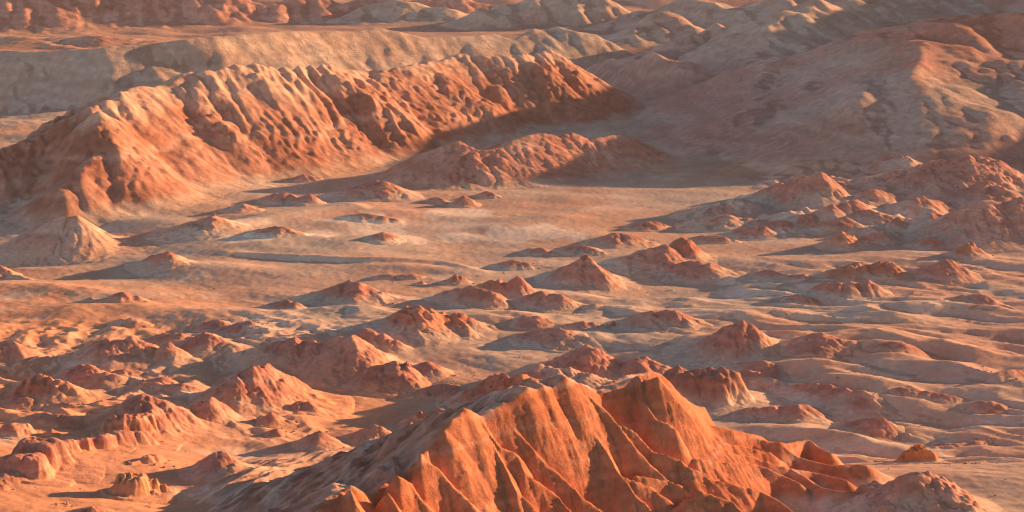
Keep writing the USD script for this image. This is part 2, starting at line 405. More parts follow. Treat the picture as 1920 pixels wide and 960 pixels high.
def feature(path_name, spines, s=0.55, asym=0.0, adir=-1.2, rnd=0.6, cell=None, margin=None, warp=(0.8, 9), rough=0.35, rscale=5.0, crag=0.0, talus=0.0,
            apron=None, drops=0.0, col=(0.40, 0.20, 0.13), col2=None, mat='rock', seed=0, label=None, cat=None, group=None, kind=None, clip=None, base=None, sandy=0.3, origin=True,
            slope_rock=0.0, gcol=None, br=(), extra=None, parts=(), gline=None, cliff=0.0, top_col=None):
    allp = np.concatenate([(S[0] if isinstance(S, tuple) else S) for S in spines])
    Dm = allp[:, 1].mean()
    hmax = max(0.6, float((allp[:, 2] - H0(allp[:, 0], allp[:, 1], False)).max()))
    cell = cell or max(0.16, 2.45 * Dm / FPX)
    apron = apron if apron is not None else 0.10 * hmax
    margin = margin or (hmax / max(0.2, s - abs(asym)) + 3 * apron + 0.5); margin = max(margin, 1.9 * hmax) if kind is None else margin
    x0, x1 = allp[:, 0].min() - margin, allp[:, 0].max() + margin
    y0, y1 = allp[:, 1].min() - margin, allp[:, 1].max() + margin
    if clip:
        x0, x1, y0, y1 = max(x0, clip[0]), min(x1, clip[1]), max(y0, clip[2]), min(y1, clip[3])
    xs, ys = np.arange(x0, x1 + cell, cell), np.arange(y0, y1 + cell, cell)
    X, Y = np.meshgrid(xs, ys)
    wa, ws = warp
    Xw = X + wa * fbm(X / ws, Y / ws, 3, seed + 100)
    Yw = Y + wa * fbm(X / ws + 31, Y / ws, 3, seed + 200)
    tents.X, tents.Y = Xw, Yw
    for sp_, ln_, fa_ in br:
        spines = spines + branches([q_ for q_ in spines if not (isinstance(q_, tuple) and q_[1] < 0.3)] if sp_ > 0 else spines[:1], s, abs(sp_), ln_, seed + 11, fa_)
    zt, grp = tents(X, Y, spines, s, asym, adir, rnd, float(H0(allp[:, 0], allp[:, 1], False).min()) - 4, wa * 1.2 + 1)
    h0 = H0(X, Y) if base is None else np.maximum(H0(X, Y), base(X, Y))
    b = zt - h0
    if rough:
        wr = sstep(0.0, 0.3 * hmax, b)
        b = b + wr * rough * fbm(X / rscale, Y / rscale, 4, seed + 300, 0.55)
        b = b - wr * 0.5 * rough * ridged(X / max(3 * cell, 0.3 * rscale), Y / max(3 * cell, 0.3 * rscale), 2, seed + 350)
    if cliff:
        t_ = np.clip(b / hmax, 0, 1.2)
        b = np.where(b > 0, b + cliff * hmax * (np.where(t_ > 0.62, t_, 0) * 0 + sstep(0.18, 0.62, t_) * np.maximum(0.86, t_) - t_) * sstep(0.02, 0.12, t_), b)
    if extra is not None:
        b = b + extra(X, Y, b, grp)
    if crag:
        wr = sstep(0.25 * hmax, 0.8 * hmax, b)
        b = b + wr * crag * (ridged(X / (rscale * 0.6), Y / (rscale * 0.6), 3, seed + 400) - 0.9)
    if talus:
        wr = sstep(0.02 * hmax, 0.25 * hmax, b) * (1 - sstep(0.55 * hmax, 0.95 * hmax, b)) * sstep(-0.35, 0.1, fbm(X / 60, Y / 60, 2, seed + 5))
        b = b + wr * talus * (0.6 - ridged(X / 4.2, Y / 4.2, 3, seed + 500))
    b = np.where(b > 30 * apron, b, apron * np.log1p(np.exp(np.clip(b / apron, -40, 30))))
    if drops:
        z = erode(h0 + b, cell, int(drops * X.size), seed + 7)
        b = np.maximum(z - h0, -0.3)
    if kind is None:
        e_ = np.minimum(np.minimum(X - xs[0], xs[-1] - X), np.minimum(Y - ys[0], ys[-1] - Y)) / margin
        e_ = sstep(0.0, 0.35, e_); b = b * e_ - 0.4 * (1 - e_)
    kv = b > 0.12
    Z = h0 + b - 0.35 * (1 - sstep(0.0, 0.45, b))
    P = np.stack([X, Y, Z], -1)
    N = grid_normals(P)
    w = sstep(sandy * 0.15, sandy, b / hmax + 0.45 * sandy * fbm(X / 7, Y / 7, 3, seed + 600) * min(1, hmax / 4))[..., None]
    c = np.array(col) * np.ones(X.shape + (3,))
    if col2 is not None:
        k = sstep(-0.25, 0.35, fbm(X / (2.5 * rscale + 6), Y / (2.5 * rscale + 6), 3, seed + 700))[..., None]
        c = c * (1 - k) + np.array(col2) * k
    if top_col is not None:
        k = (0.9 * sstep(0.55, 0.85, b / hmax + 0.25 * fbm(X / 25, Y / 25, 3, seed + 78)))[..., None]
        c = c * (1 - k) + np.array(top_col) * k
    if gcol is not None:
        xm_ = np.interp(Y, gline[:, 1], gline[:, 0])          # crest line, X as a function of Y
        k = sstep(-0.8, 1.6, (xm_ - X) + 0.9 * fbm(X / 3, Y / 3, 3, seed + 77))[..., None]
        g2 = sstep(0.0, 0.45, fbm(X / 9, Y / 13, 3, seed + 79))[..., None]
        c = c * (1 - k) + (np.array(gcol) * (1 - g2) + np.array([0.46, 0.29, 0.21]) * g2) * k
    if slope_rock:
        k = (slope_rock * (1 - sstep(0.62, 0.82, N[..., 2])))[..., None]
        c = c * (1 - k) + np.array([0.30, 0.145, 0.09]) * k
    st = 1.3 if Dm < 800 else 3.2
    band = pn(Z / st + 1.6 * fbm(X / 40, Y / 40, 2, 55), 0.013 * X, 56)
    c = c * (1 + 0.30 * band)[..., None]
    k = (0.45 * sstep(0.22, 0.42, pn(Z / (1.7 * st) + 1.3 * fbm(X / 30, Y / 30, 2, 57), 0.01 * X, 58)))[..., None]
    c = c * (1 - k) + np.array([0.48, 0.31, 0.22]) * k
    C = floor_col(X, Y) * (1 - w) + c * (1 + 0.25 * fbm(X / 4, Y / 4, 3, seed + 800))[..., None] * w
    keep = kv[:-1, :-1] | kv[1:, :-1] | kv[:-1, 1:] | kv[1:, 1:]
    if kind is None: FEET.append((allp[:, :2].mean(0), hmax))
    if kind is None and keep.any():
        cl, nc = components(keep)
        if nc > 1:
            keep = cl == (1 + np.argmax(np.bincount(cl.ravel())[1:]))
    if not keep.any():
        print('EMPTY', path_name, label); return None
    name = numbered(path_name)
    LOG.append((int(keep.sum()) * 2, name))
    i = np.unravel_index(np.argmax(b), b.shape)
    org = np.array([X[i], Y[i], h0[i]]) if origin else None
    if parts:
        pr = UsdGeom.Xform.Define(stage, '/World/' + name)
        pr.AddTranslateOp().Set(Gf.Vec3d(*map(float, org)))
        pr = pr.GetPrim()
        grid_mesh('/World/%s/slope' % name, P, N, C, keep, MAT[mat], org, False)
        for n_, (kind_, x, y, w, h) in enumerate(parts):
            D = spine_depth(allp, x)
            c_ = pt(x, y, D) - org
            k = sum(1 for q in parts[:n_] if q[0] == kind_)
            boulder('/World/%s/%s' % (name, kind_ if k == 0 else '%s_%03d' % (kind_, k)), c_, w * D / FPX, h * D / FPX, seed + 31 * n_, np.array(col))
    else:
        pr = grid_mesh('/World/' + name, P, N, C, keep, MAT[mat], org)
    tag(pr, label, cat, group, kind)
    return pr

def spine_depth(allp, x):
    px = allp[:, 0] / allp[:, 1]
    return float(allp[np.argmin(np.abs(px - ray(x, 480)[0])), 1])

def boulder(path, c, w, h, seed, col):
    """a rough block of rock, its foot sunk in the slope"""
    t = trimesh.creation.icosphere(subdivisions=4)
    v = t.vertices.copy()
    n1 = fbm(v[:, 0] * 1.6 + v[:, 2] * 1.1 + seed, v[:, 1] * 1.6 - v[:, 2] * 0.8, 4, seed)
    n2 = np.abs(fbm(v[:, 0] * 3.1 - v[:, 2] * 2.0, v[:, 1] * 3.1 + v[:, 2] * 1.7 + seed, 3, seed + 1))
    v = v * (0.92 + 0.45 * n1 - 0.35 * n2)[:, None]
    v[:, 2] = np.sign(v[:, 2]) * np.abs(v[:, 2]) ** 0.85
    v = v * np.array([w / 2, w / 2 * 1.1, h * 0.72])
    v[:, 0] *= 1 - 0.18 * np.clip(v[:, 2] / h, -1, 1); v[:, 1] *= 1 - 0.18 * np.clip(v[:, 2] / h, -1, 1)
    v = v + c + np.array([0, 0.15 * w, 0.22 * h])
    t = trimesh.Trimesh(v, t.faces, process=False)
    m = usdkit.mesh(stage, path, t, MAT['rock'], smooth=True)
    tint = col * (1 + 0.3 * fbm(v[:, 0] * 0.9, v[:, 1] * 0.9 + v[:, 2], 3, seed + 2))[:, None]
    UsdGeom.PrimvarsAPI(m).CreatePrimvar('tint', Sdf.ValueTypeNames.Color3fArray, 'vertex').Set(Vt.Vec3fArray.FromNumpy(np.ascontiguousarray(np.clip(tint, 0.01, 0.9), np.float32)))
    TRIS[0] += len(t.faces)
    return m.GetPrim()

build_floor()


# ================================================================== the large ridges
ORANGE, ORANGE2 = (0.40, 0.135, 0.062), (0.44, 0.165, 0.08)
RED, BROWN, PALE = (0.38, 0.162, 0.112), (0.30, 0.14, 0.095), (0.50, 0.37, 0.27)

# the eroded ridge in front
def fplane(x, y):
    Dc = np.interp(x, [560, 600, 873, 1057, 1237, 1420], [316, 322, 358, 378, 395, 405])
    return (CAM_H - 44 + 0.67 * Dc) / (ray(x, y)[1] + 0.67)
def fcrest(x, y):
    return np.interp(x, [560, 600, 873, 1057, 1237, 1420], [316, 322, 358, 378, 395, 405])
F = [spine(p, plane=fcrest) for p in [
    [(560, 985), (600, 958), (640, 938), (660, 918), (700, 926), (743, 886), (765, 902), (790, 858), (835, 815), (873, 776), (905, 788), (930, 771), (955, 760), (983, 733), (1000, 738), (1013, 726), (1032, 732), (1057, 711), (1085, 728), (1123, 750), (1160, 735), (1203, 711), (1237, 710)],
]]
F += [(spine(p, plane=fplane), 1.5) for p in [
    [(654, 919), (662, 940), (683, 962), (710, 1000)], [(724, 919), (741, 944), (765, 985)], [(745, 890), (774, 906), (803, 944), (828, 975), (850, 1020)], [(790, 859), (824, 877), (861, 923), (894, 962), (930, 1010)],
    [(873, 776), (885, 780), (923, 827), (940, 869), (969, 919), (1010, 960), (1050, 1005)],
    [(905, 787), (936, 836), (965, 852), (981, 885), (1019, 910), (1052, 935), (1072, 960), (1100, 1000)],
    [(930, 771), (944, 778), (969, 807), (998, 844), (1031, 877), (1064, 902), (1106, 939), (1131, 962), (1170, 1000)],
    [(983, 733), (1003, 765), (1024, 796)], [(1013, 728), (1052, 778), (1095, 800)],
    [(1057, 711), (1077, 744), (1093, 782), (1114, 807), (1135, 844), (1164, 890), (1189, 927), (1226, 962), (1260, 1000)],
    [(1064, 714), (1098, 740), (1131, 769), (1156, 798), (1176, 827), (1218, 873), (1262, 905)],
    [(1156, 798), (1189, 811), (1218, 844), (1268, 861), (1317, 890), (1350, 915)],
    [(1164, 890), (1218, 915), (1272, 948), (1300, 990)], [(1193, 892), (1259, 906), (1301, 923), (1350, 950)],
    [(1203, 711), (1208, 745), (1230, 782), (1262, 803)],
]]
def fan(x, y):
    return (132 - np.interp(x, [1200, 1237, 1262, 1300, 1400, 1520], [28, 26, 20, 17, 11, 5]) * np.interp(y, [710, 800, 900, 1000], [1, 0.82, 0.6, 0.5])) / ray(x, y)[1]
F += [(spine(p, plane=fan), sl) for p, sl in [
    ([(1237, 710), (1245, 725), (1262, 745), (1280, 763), (1300, 785), (1327, 799), (1373, 815), (1420, 824), (1467, 843), (1513, 838), (1560, 850)], 0.95),
    ([(1262, 803), (1284, 811), (1342, 827), (1390, 836), (1440, 850)], 0.8),
    ([(1285, 830), (1347, 848), (1413, 860), (1480, 880), (1533, 887), (1590, 900)], 0.8),
    ([(1305, 858), (1337, 868), (1420, 872), (1467, 890), (1500, 908)], 0.8),
    ([(1300, 880), (1320, 887), (1347, 903), (1380, 912), (1420, 920), (1453, 937), (1480, 955), (1510, 985)], 0.8),
    ([(1310, 922), (1340, 934), (1370, 945), (1400, 965), (1430, 990)], 0.8),
    ([(1280, 763), (1290, 785), (1310, 805), (1345, 820)], 0.9), ([(1250, 735), (1258, 765), (1270, 790)], 1.0),
    ([(1420, 824), (1450, 838), (1500, 860), (1560, 872), (1620, 872)], 0.6), ([(1480, 880), (1520, 905), (1560, 918), (1600, 925)], 0.6),
]]
lf = [([(640, 938), (620, 925), (600, 930)], 326, 372), ([(743, 886), (715, 866), (690, 858)], 340, 400), ([(835, 815), (800, 808), (770, 808)], 352, 425), ([(790, 858), (760, 846), (735, 840)], 345, 410)]
def fextra(X, Y, b, grp):
    k = gaussian_filter((grp == 1).astype(float), 4)
    u, v = X * 0.75 + Y * 0.66, -X * 0.66 + Y * 0.75
    pits = sum(-5.0 * np.exp(-((X - q[0]) / 2.2) ** 2 - ((Y - q[1]) / 4.0) ** 2) for q in (pt(702, 884, 372), pt(690, 900, 368), pt(730, 853, 385)))
    us, vs = 0.45 * X - 0.89 * Y, 0.89 * X + 0.45 * Y
    zc = np.interp(Y, F[0][np.argsort(F[0][:, 1])][:, 1], F[0][np.argsort(F[0][:, 1])][:, 2])
    rill = (1 - k) * sstep(2, 8, b) * sstep(0.5, 7.0, zc - b) * (0.26 * (ridged((vs + 1.2 * fbm(X / 7, Y / 7, 2, 931)) / 4.2, us / 22, 2, 932) - 0.6) + 0.22 * ridged(vs / 1.3, us / 7, 2, 933))
    return rill + k * pits + k * (2.2 * (ridged(u / 34, v / 11, 3, 901) - 0.6) + 0.35 * ridged(u / 12, v / 6, 3, 902)) * sstep(0.5, 6, b)
F += [(spine(p, a, b), 0.95, 1) for p, a, b in lf]
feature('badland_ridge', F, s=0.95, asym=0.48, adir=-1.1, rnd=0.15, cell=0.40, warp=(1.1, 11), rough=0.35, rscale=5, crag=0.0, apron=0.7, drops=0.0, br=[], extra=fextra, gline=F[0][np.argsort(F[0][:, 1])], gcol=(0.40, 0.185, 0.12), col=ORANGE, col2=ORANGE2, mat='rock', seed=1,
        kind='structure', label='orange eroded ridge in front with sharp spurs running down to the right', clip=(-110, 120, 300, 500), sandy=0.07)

# the long ridge on the left, running back to the middle
L1FOOT = [(-80, 402), (0, 396), (100, 392), (200, 385), (260, 368), (330, 352), (400, 350), (460, 340), (530, 325), (600, 312), (680, 288), (740, 286), (800, 272), (850, 262), (950, 258), (1100, 235), (1160, 215)]
l1 = foot_plane(L1FOOT, 0.60)
L1 = [spine(p, plane=l1) for p in [
    [(-80, 290), (0, 258), (73, 232), (117, 216), (143, 210), (187, 198), (215, 188), (237, 175), (267, 160), (290, 162), (307, 157), (333, 140), (353, 135), (383, 135), (413, 130), (453, 123), (480, 122), (507, 132), (567, 133), (610, 128), (640, 133), (680, 130), (720, 132), (757, 125), (800, 115), (823, 113), (863, 100), (913, 108), (965, 107), (1000, 104), (1027, 95), (1067, 121), (1100, 135), (1123, 150), (1140, 185), (1155, 215)],
]]
L1 += [(spine(p, plane=l1), 0.95) for p in [
    [(225, 284), (250, 283), (290, 300), (325, 330), (345, 350)], [(250, 283), (240, 320), (190, 370)],
    [(237, 175), (265, 190), (300, 225), (325, 245)], [(300, 160), (325, 195), (345, 235), (375, 270)], [(353, 135), (385, 175), (417, 215), (440, 250)], [(383, 135), (420, 180), (450, 215), (480, 260)],
    [(413, 130), (435, 165), (468, 212), (510, 270)], [(480, 122), (510, 150), (560, 200), (620, 240), (660, 270)], [(507, 132), (540, 165), (600, 210)], [(567, 133), (590, 160), (615, 187)],
    [(610, 128), (640, 155), (665, 182), (690, 200)], [(680, 130), (705, 150), (725, 170)],
    [(757, 125), (780, 140), (806, 165), (850, 200)], [(823, 113), (850, 130), (872, 162)], [(863, 100), (900, 123), (947, 160), (990, 185)], [(913, 108), (950, 130), (990, 163)],
    [(985, 106), (1000, 125), (1023, 143), (1070, 177), (1110, 195)], [(1027, 95), (1045, 110), (1067, 123), (1110, 163)],
    [(720, 190), (770, 185), (800, 200), (830, 245)], [(770, 185), (850, 188), (900, 200)], [(640, 260), (670, 255), (690, 275)],
]]
L1 += [(spine(q, plane=lambda x, y: l1(x, y) - 20), 0.8) for q in [[(187, 206), (192, 225), (202, 242), (215, 262), (178, 292), (140, 330), (112, 352)], [(202, 242), (222, 265), (250, 282)]]]
L1[0][:5, 2] -= np.array([6, 6, 5, 3, 1])
def l1extra(X, Y, b, grp):
    uc, vc = 0.83 * X + 0.55 * Y, 0.55 * X - 0.83 * Y
    n = 4 * fbm(X / 30, Y / 30, 2, 921)
    return sstep(3, 14, b) * np.clip(0.75 + 2.0 * fbm(X / 70, Y / 70, 2, 924), 0.1, 1.9) * (1.7 * (ridged((uc + n) / 10, vc / 60, 2, 922) - 0.5) + 0.5 * ridged((uc + n) / 3.6, vc / 22, 2, 923))
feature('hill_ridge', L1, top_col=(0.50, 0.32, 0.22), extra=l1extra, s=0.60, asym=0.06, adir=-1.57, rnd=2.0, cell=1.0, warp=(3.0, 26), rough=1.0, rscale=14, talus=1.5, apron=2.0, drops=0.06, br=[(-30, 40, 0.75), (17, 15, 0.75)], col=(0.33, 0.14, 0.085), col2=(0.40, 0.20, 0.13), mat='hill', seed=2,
        kind='structure', label='long ridge on the left with sunlit spurs and rubbly slope', clip=(-330, 110, 745, 1180), sandy=0.12)

# second ridge behind it
l2 = foot_plane([(-80, 222), (200, 220), (400, 212), (640, 185), (900, 165), (1170, 150)], 0.72)
L2 = [spine(p, plane=l2) for p in [
    [(-80, 97), (0, 95), (100, 94), (200, 88), (300, 78), (400, 68), (460, 63), (533, 57), (600, 58), (660, 57), (700, 49), (745, 58), (770, 64), (807, 70), (873, 67), (930, 63), (965, 74), (985, 65), (1007, 53), (1025, 57), (1047, 49), (1080, 59), (1113, 62), (1140, 76), (1168, 92), (1190, 110)],
]]
L2 += [(spine(p, plane=l2), 0.62) for p in [
    [(533, 57), (575, 85), (622, 108)], [(600, 58), (640, 85), (668, 110)], [(700, 52), (720, 75), (765, 118)], [(745, 60), (790, 85), (850, 105)], [(660, 57), (690, 90), (720, 120)],
    [(1007, 53), (1012, 75), (1028, 97)], [(250, 83), (290, 120), (350, 140)], [(400, 68), (430, 100)], [(807, 70), (850, 90), (900, 107)], [(873, 67), (930, 85), (985, 105)],
]]
feature('back_ridge', L2, s=0.74, asym=0.05, adir=-1.57, rnd=2.5, cell=1.6, warp=(4, 40), rough=0.6, rscale=22, apron=2, drops=0.05, br=[], col=(0.40, 0.315, 0.24), col2=(0.42, 0.29, 0.205), mat='far', seed=3,
        kind='structure', label='grey shaded ridge behind with peach sunlit top', clip=(-420, 140, 1080, 1480), sandy=0.1)

# third ridge at the top left
l3 = foot_plane([(-80, 72), (120, 68), (250, 64), (400, 62), (520, 58), (640, 55), (960, 50)], 0.6, 12.0)
L3 = [spine(p, plane=l3) for p in [
    [(-100, -60), (100, -50), (200, -40), (300, -45), (370, -40), (430, -20), (470, 0), (500, 8), (530, 0), (560, -15), (610, -5), (640, 8), (665, 0), (690, -15), (740, -10), (770, 0), (820, -5), (860, -10), (900, 5), (960, 15)],
]]
L3 += [(spine(p, plane=l3), 0.75) for p in [
    [(225, -30), (240, 5), (258, 32), (275, 52)], [(90, -50), (100, -5), (140, 40)], [(30, -50), (50, 0), (60, 40)], [(355, -35), (375, 5), (405, 42)], [(380, -35), (395, 5), (427, 45)], [(415, -25), (435, 8), (457, 48)], [(440, -15), (452, 8), (478, 48)],
    [(300, -45), (310, 0), (330, 45)], [(545, -10), (560, 12), (585, 36)], [(610, -5), (630, 12), (662, 34), (690, 52)], [(830, -5), (845, 10), (868, 35), (890, 62)], [(865, -5), (885, 20), (905, 48)], [(690, -15), (730, 10), (745, 40)],
]]
feature('far_ridge', L3, s=0.62, rnd=2.5, cell=2.0, warp=(4, 30), rough=1.6, rscale=18, apron=3, drops=0.06, br=[(30, 25, 0.75), (14, 12, 0.75)], col=(0.42, 0.20, 0.14), col2=(0.45, 0.24, 0.17), mat='far', seed=4,
        kind='structure', label='far red ridge cut by the upper left edge', clip=(-520, 60, 1400, 1850), sandy=0.1)
# low red swells at its foot
feature('foothill', [spine([(-40, 78), (40, 66), (110, 70), (190, 66), (270, 74), (340, 84)], 1500, 1470), spine([(40, 66), (90, 82), (150, 92)], 1495, 1430), spine([(190, 66), (230, 78), (300, 86)], 1490, 1440)],
        s=0.22, rnd=4, cell=2.4, warp=(5, 40), rough=1.0, rscale=20, apron=2, col=(0.40, 0.20, 0.13), col2=(0.45, 0.26, 0.17), mat='far', seed=5, kind='structure', label='low red foothill under the far ridge', sandy=0.08)

# hills at the top in the middle and right
def hill(pts, foot, tan, spurs=(), seed=0, name='rolling_hill', zf=8.0, label=None, col=(0.40, 0.305, 0.225), col2=(0.38, 0.25, 0.185), s=None, **kw):
    pl = foot_plane(foot, tan, zf)
    S = [spine(pts, plane=pl)] + [(spine(p, plane=pl), (s or tan) * 1.15) for p in spurs]
    def hx(X, Y, b, grp):
        u, v = X * 0.7 + Y * 0.7, X * 0.7 - Y * 0.7
        return sstep(2, 15, b) * (5.0 * (ridged(u / 46, v / 70, 3, 941 + seed) - 0.5))
    a = dict(s=s or tan, extra=hx, rnd=2, cell=2.2, warp=(4, 34), rough=1.4, rscale=20, apron=3, drops=0.06, mat='far', kind='structure', sandy=0.08, br=[(26, 30, 0.75), (14, 13, 0.8)])
    a.update(kw)
    return feature(name, S, col=col, col2=col2, seed=seed, label=label, **a)
hill([(900, 20), (960, 8), (1045, 3), (1090, -5), (1130, 0), (1170, 20)], [(880, 52), (1180, 48)], 0.5, [[(1045, 5), (1065, 22), (1078, 36)], [(1060, 0), (1085, 18), (1103, 36)], [(1110, -2), (1135, 12), (1155, 30)]], 6, label='sunlit spurs at the top edge in the middle', zf=18)
hill([(660, 22), (720, 8), (780, 4), (830, 12), (850, 30)], [(640, 60), (880, 62)], 0.4, [], 7, label='shaded beige hill behind the sunlit ridge top', zf=12)
hill([(1150, 40), (1200, 22), (1260, 10), (1330, 6), (1400, 10), (1460, 0), (1560, -15), (1700, -30)], [(1150, 60), (1500, 70), (1700, 60)], 0.35, [[(1260, 10), (1290, 30), (1310, 50)], [(1400, 10), (1420, 35)], [(1200, 22), (1210, 40)]], 8, label='hazy rolling hill along the top edge', zf=16)
hill([(1172, 68), (1200, 52), (1230, 34), (1250, 29), (1272, 35), (1285, 50), (1300, 72)], [(1160, 102), (1310, 98)], 0.42, [[(1250, 29), (1245, 55), (1235, 85)]], 9, label='beige hill with pale flat crest near the top', zf=10)
hill([(1190, 108), (1260, 84), (1300, 72), (1338, 57), (1365, 60), (1385, 66), (1420, 80), (1450, 100)], [(1180, 150), (1330, 140), (1460, 140)], 0.42, [[(1338, 57), (1344, 80), (1348, 95)], [(1338, 57), (1310, 85), (1290, 115)]], 10, label='shaded hill with one small orange sunlit peak', zf=6, col=(0.45, 0.31, 0.22))
hill([(1093, 138), (1110, 122), (1140, 112), (1210, 110), (1245, 107), (1290, 116), (1315, 128), (1330, 150)], [(1090, 170), (1180, 180), (1260, 200), (1340, 190)], 0.7, [[(1140, 112), (1140, 140), (1135, 160)], [(1165, 118), (1165, 145), (1160, 165)], [(1210, 110), (1200, 145), (1190, 170)], [(1245, 107), (1240, 150), (1225, 185)], [(1290, 116), (1285, 160), (1270, 195)]], 11, label='purple fluted bluff above the dark gully', zf=3, col=(0.40, 0.25, 0.19), col2=(0.44, 0.27, 0.2), name='bluff_hill')
hill([(1400, 120), (1440, 60), (1470, 30), (1500, 22), (1530, 10), (1580, 15), (1640, 0), (1760, -20)], [(1380, 170), (1640, 130), (1760, 100)], 0.38, [[(1500, 22), (1505, 50), (1490, 80)], [(1580, 15), (1590, 50), (1560, 90)], [(1530, 10), (1550, 40), (1530, 70)]], 12, label='hazy slope with dark notch at the upper right', zf=8)

rm = foot_plane([(1180, 262), (1300, 285), (1400, 316), (1500, 318), (1700, 326), (1980, 355)], 0.23)
RM = [spine(p, plane=rm) for p in [[(1240, 288), (1290, 255), (1380, 228), (1450, 205), (1540, 172), (1620, 138), (1690, 98), (1725, 80), (1738, 45), (1800, 34), (1880, 26), (1990, 24)]]]
RM += [(spine(p, plane=rm), 0.46) for p in [
    [(1738, 45), (1800, 60), (1830, 75), (1862, 100), (1900, 150), (1950, 190)], [(1690, 100), (1640, 150), (1600, 190), (1560, 230), (1500, 280)],
    [(1540, 172), (1500, 220), (1420, 290), (1390, 330)], [(1450, 205), (1390, 260), (1330, 300)],
    [(1560, 230), (1580, 262), (1575, 300)], [(1862, 100), (1850, 150), (1870, 180)], [(1950, 20), (1940, 90), (1960, 160)], [(1652, 75), (1700, 60), (1738, 42)],
]]
RM += [(np.array([pt(*q) for q in [(1728, 76, 1112), (1716, 110, 1072), (1708, 150, 1024), (1702, 195, 998), (1694, 235, 984), (1680, 275, 986)]]), 0.34)]
def rmextra(X, Y, b, grp):
    u, v = X * 0.8 - Y * 0.6, X * 0.6 + Y * 0.8
    return sstep(2, 22, b) * (6 * (ridged(u / 75, v / 150, 2, 911) - 0.6) + 0.6 * ridged(u / 22, v / 50, 2, 912))
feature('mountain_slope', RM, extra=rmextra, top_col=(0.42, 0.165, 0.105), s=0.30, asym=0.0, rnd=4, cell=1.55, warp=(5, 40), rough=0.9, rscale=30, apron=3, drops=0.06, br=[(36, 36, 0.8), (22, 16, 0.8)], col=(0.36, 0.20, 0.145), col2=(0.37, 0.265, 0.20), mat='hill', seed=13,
        kind='structure', label='broad mountain slope on the right with red sunlit patch', clip=(60, 420, 790, 1420), sandy=0.08)

# low hill in the middle
cf = foot_plane([(740, 352), (850, 356), (960, 352), (1040, 342), (1150, 332), (1220, 310)], 0.42)
CH = [spine(p, plane=cf) for p in [
    [(755, 322), (800, 302), (850, 286), (890, 282), (920, 279), (945, 274), (960, 261), (985, 254), (1007, 250), (1030, 249), (1042, 257), (1057, 252), (1077, 249), (1090, 257), (1130, 270), (1150, 285), (1165, 305)],
    [(767, 344), (802, 323), (840, 306), (875, 297), (900, 292), (920, 291), (957, 294), (1002, 294), (1037, 306), (1070, 317), (1098, 327)],
]]
CH += [(spine(p, plane=cf), 0.6) for p in [
    [(800, 290), (830, 273), (860, 264), (880, 274), (900, 281)], [(1077, 249), (1085, 275), (1110, 300), (1138, 327)], [(1090, 257), (1120, 282), (1152, 312)], [(1030, 249), (1035, 280), (1050, 300)], [(985, 254), (985, 280)],
    [(900, 292), (893, 318), (880, 342)], [(957, 294), (963, 318), (968, 346)], [(1002, 294), (1010, 322), (1016, 346)], [(875, 297), (855, 325), (845, 352)], [(930, 291), (930, 320), (925, 345)], [(1110, 258), (1150, 252), (1182, 255), (1205, 276)],
    [(830, 308), (812, 335)], [(1037, 306), (1045, 325), (1060, 338)],
]]
feature('low_hill', CH, s=0.46, rnd=1.2, cell=0.66, warp=(2.0, 20), rough=0.7, rscale=12, apron=1.2, drops=0.12, br=[(13, 15, 0.75), (7, 6, 0.75)], col=(0.42, 0.19, 0.125), col2=(0.46, 0.26, 0.18), mat='hill', seed=14,
        kind='structure', label='low gullied hill in the middle of the valley', sandy=0.16)

# the mountain beyond the right edge whose shade lies over the upper right
mt = [np.array([[520, 940, 40], [520, 1040, 56], [520, 1095, 62], [520, 1130, 66], [520, 1249, 72], [520, 1283, 80], [520, 1292, 105], [520, 1306, 104], [520, 1330, 96], [520, 1387, 98], [530, 1477, 98], [560, 1620, 100], [600, 1800, 90.0]])]
feature('mountain', mt, s=0.62, rnd=6, cell=10.0, warp=(5, 90), rough=3, rscale=80, apron=8, col=(0.42, 0.23, 0.16), col2=(0.44, 0.3, 0.2), mat='far', seed=16, kind='structure', label='mountain beyond the right edge', sandy=0.05)

# ------------------------------------------------------------------ the evening haze in the valley
HAZE_D = 0.000018
hz = usdkit.material(stage, '/World/Looks/evening_haze', {'v': ('principled_volume', {'color': (0.95, 0.78, 0.70), 'density': HAZE_D, 'anisotropy': 0.1})}, [], volume='v.volume')
hb = trimesh.creation.box(bounds=[[-6600, -400, -40], [6600, 4400, 320]])
hp = usdkit.mesh(stage, '/World/haze', hb, hz)
tag(hp.GetPrim(), 'thin warm evening haze lying over the whole valley', kind='stuff')

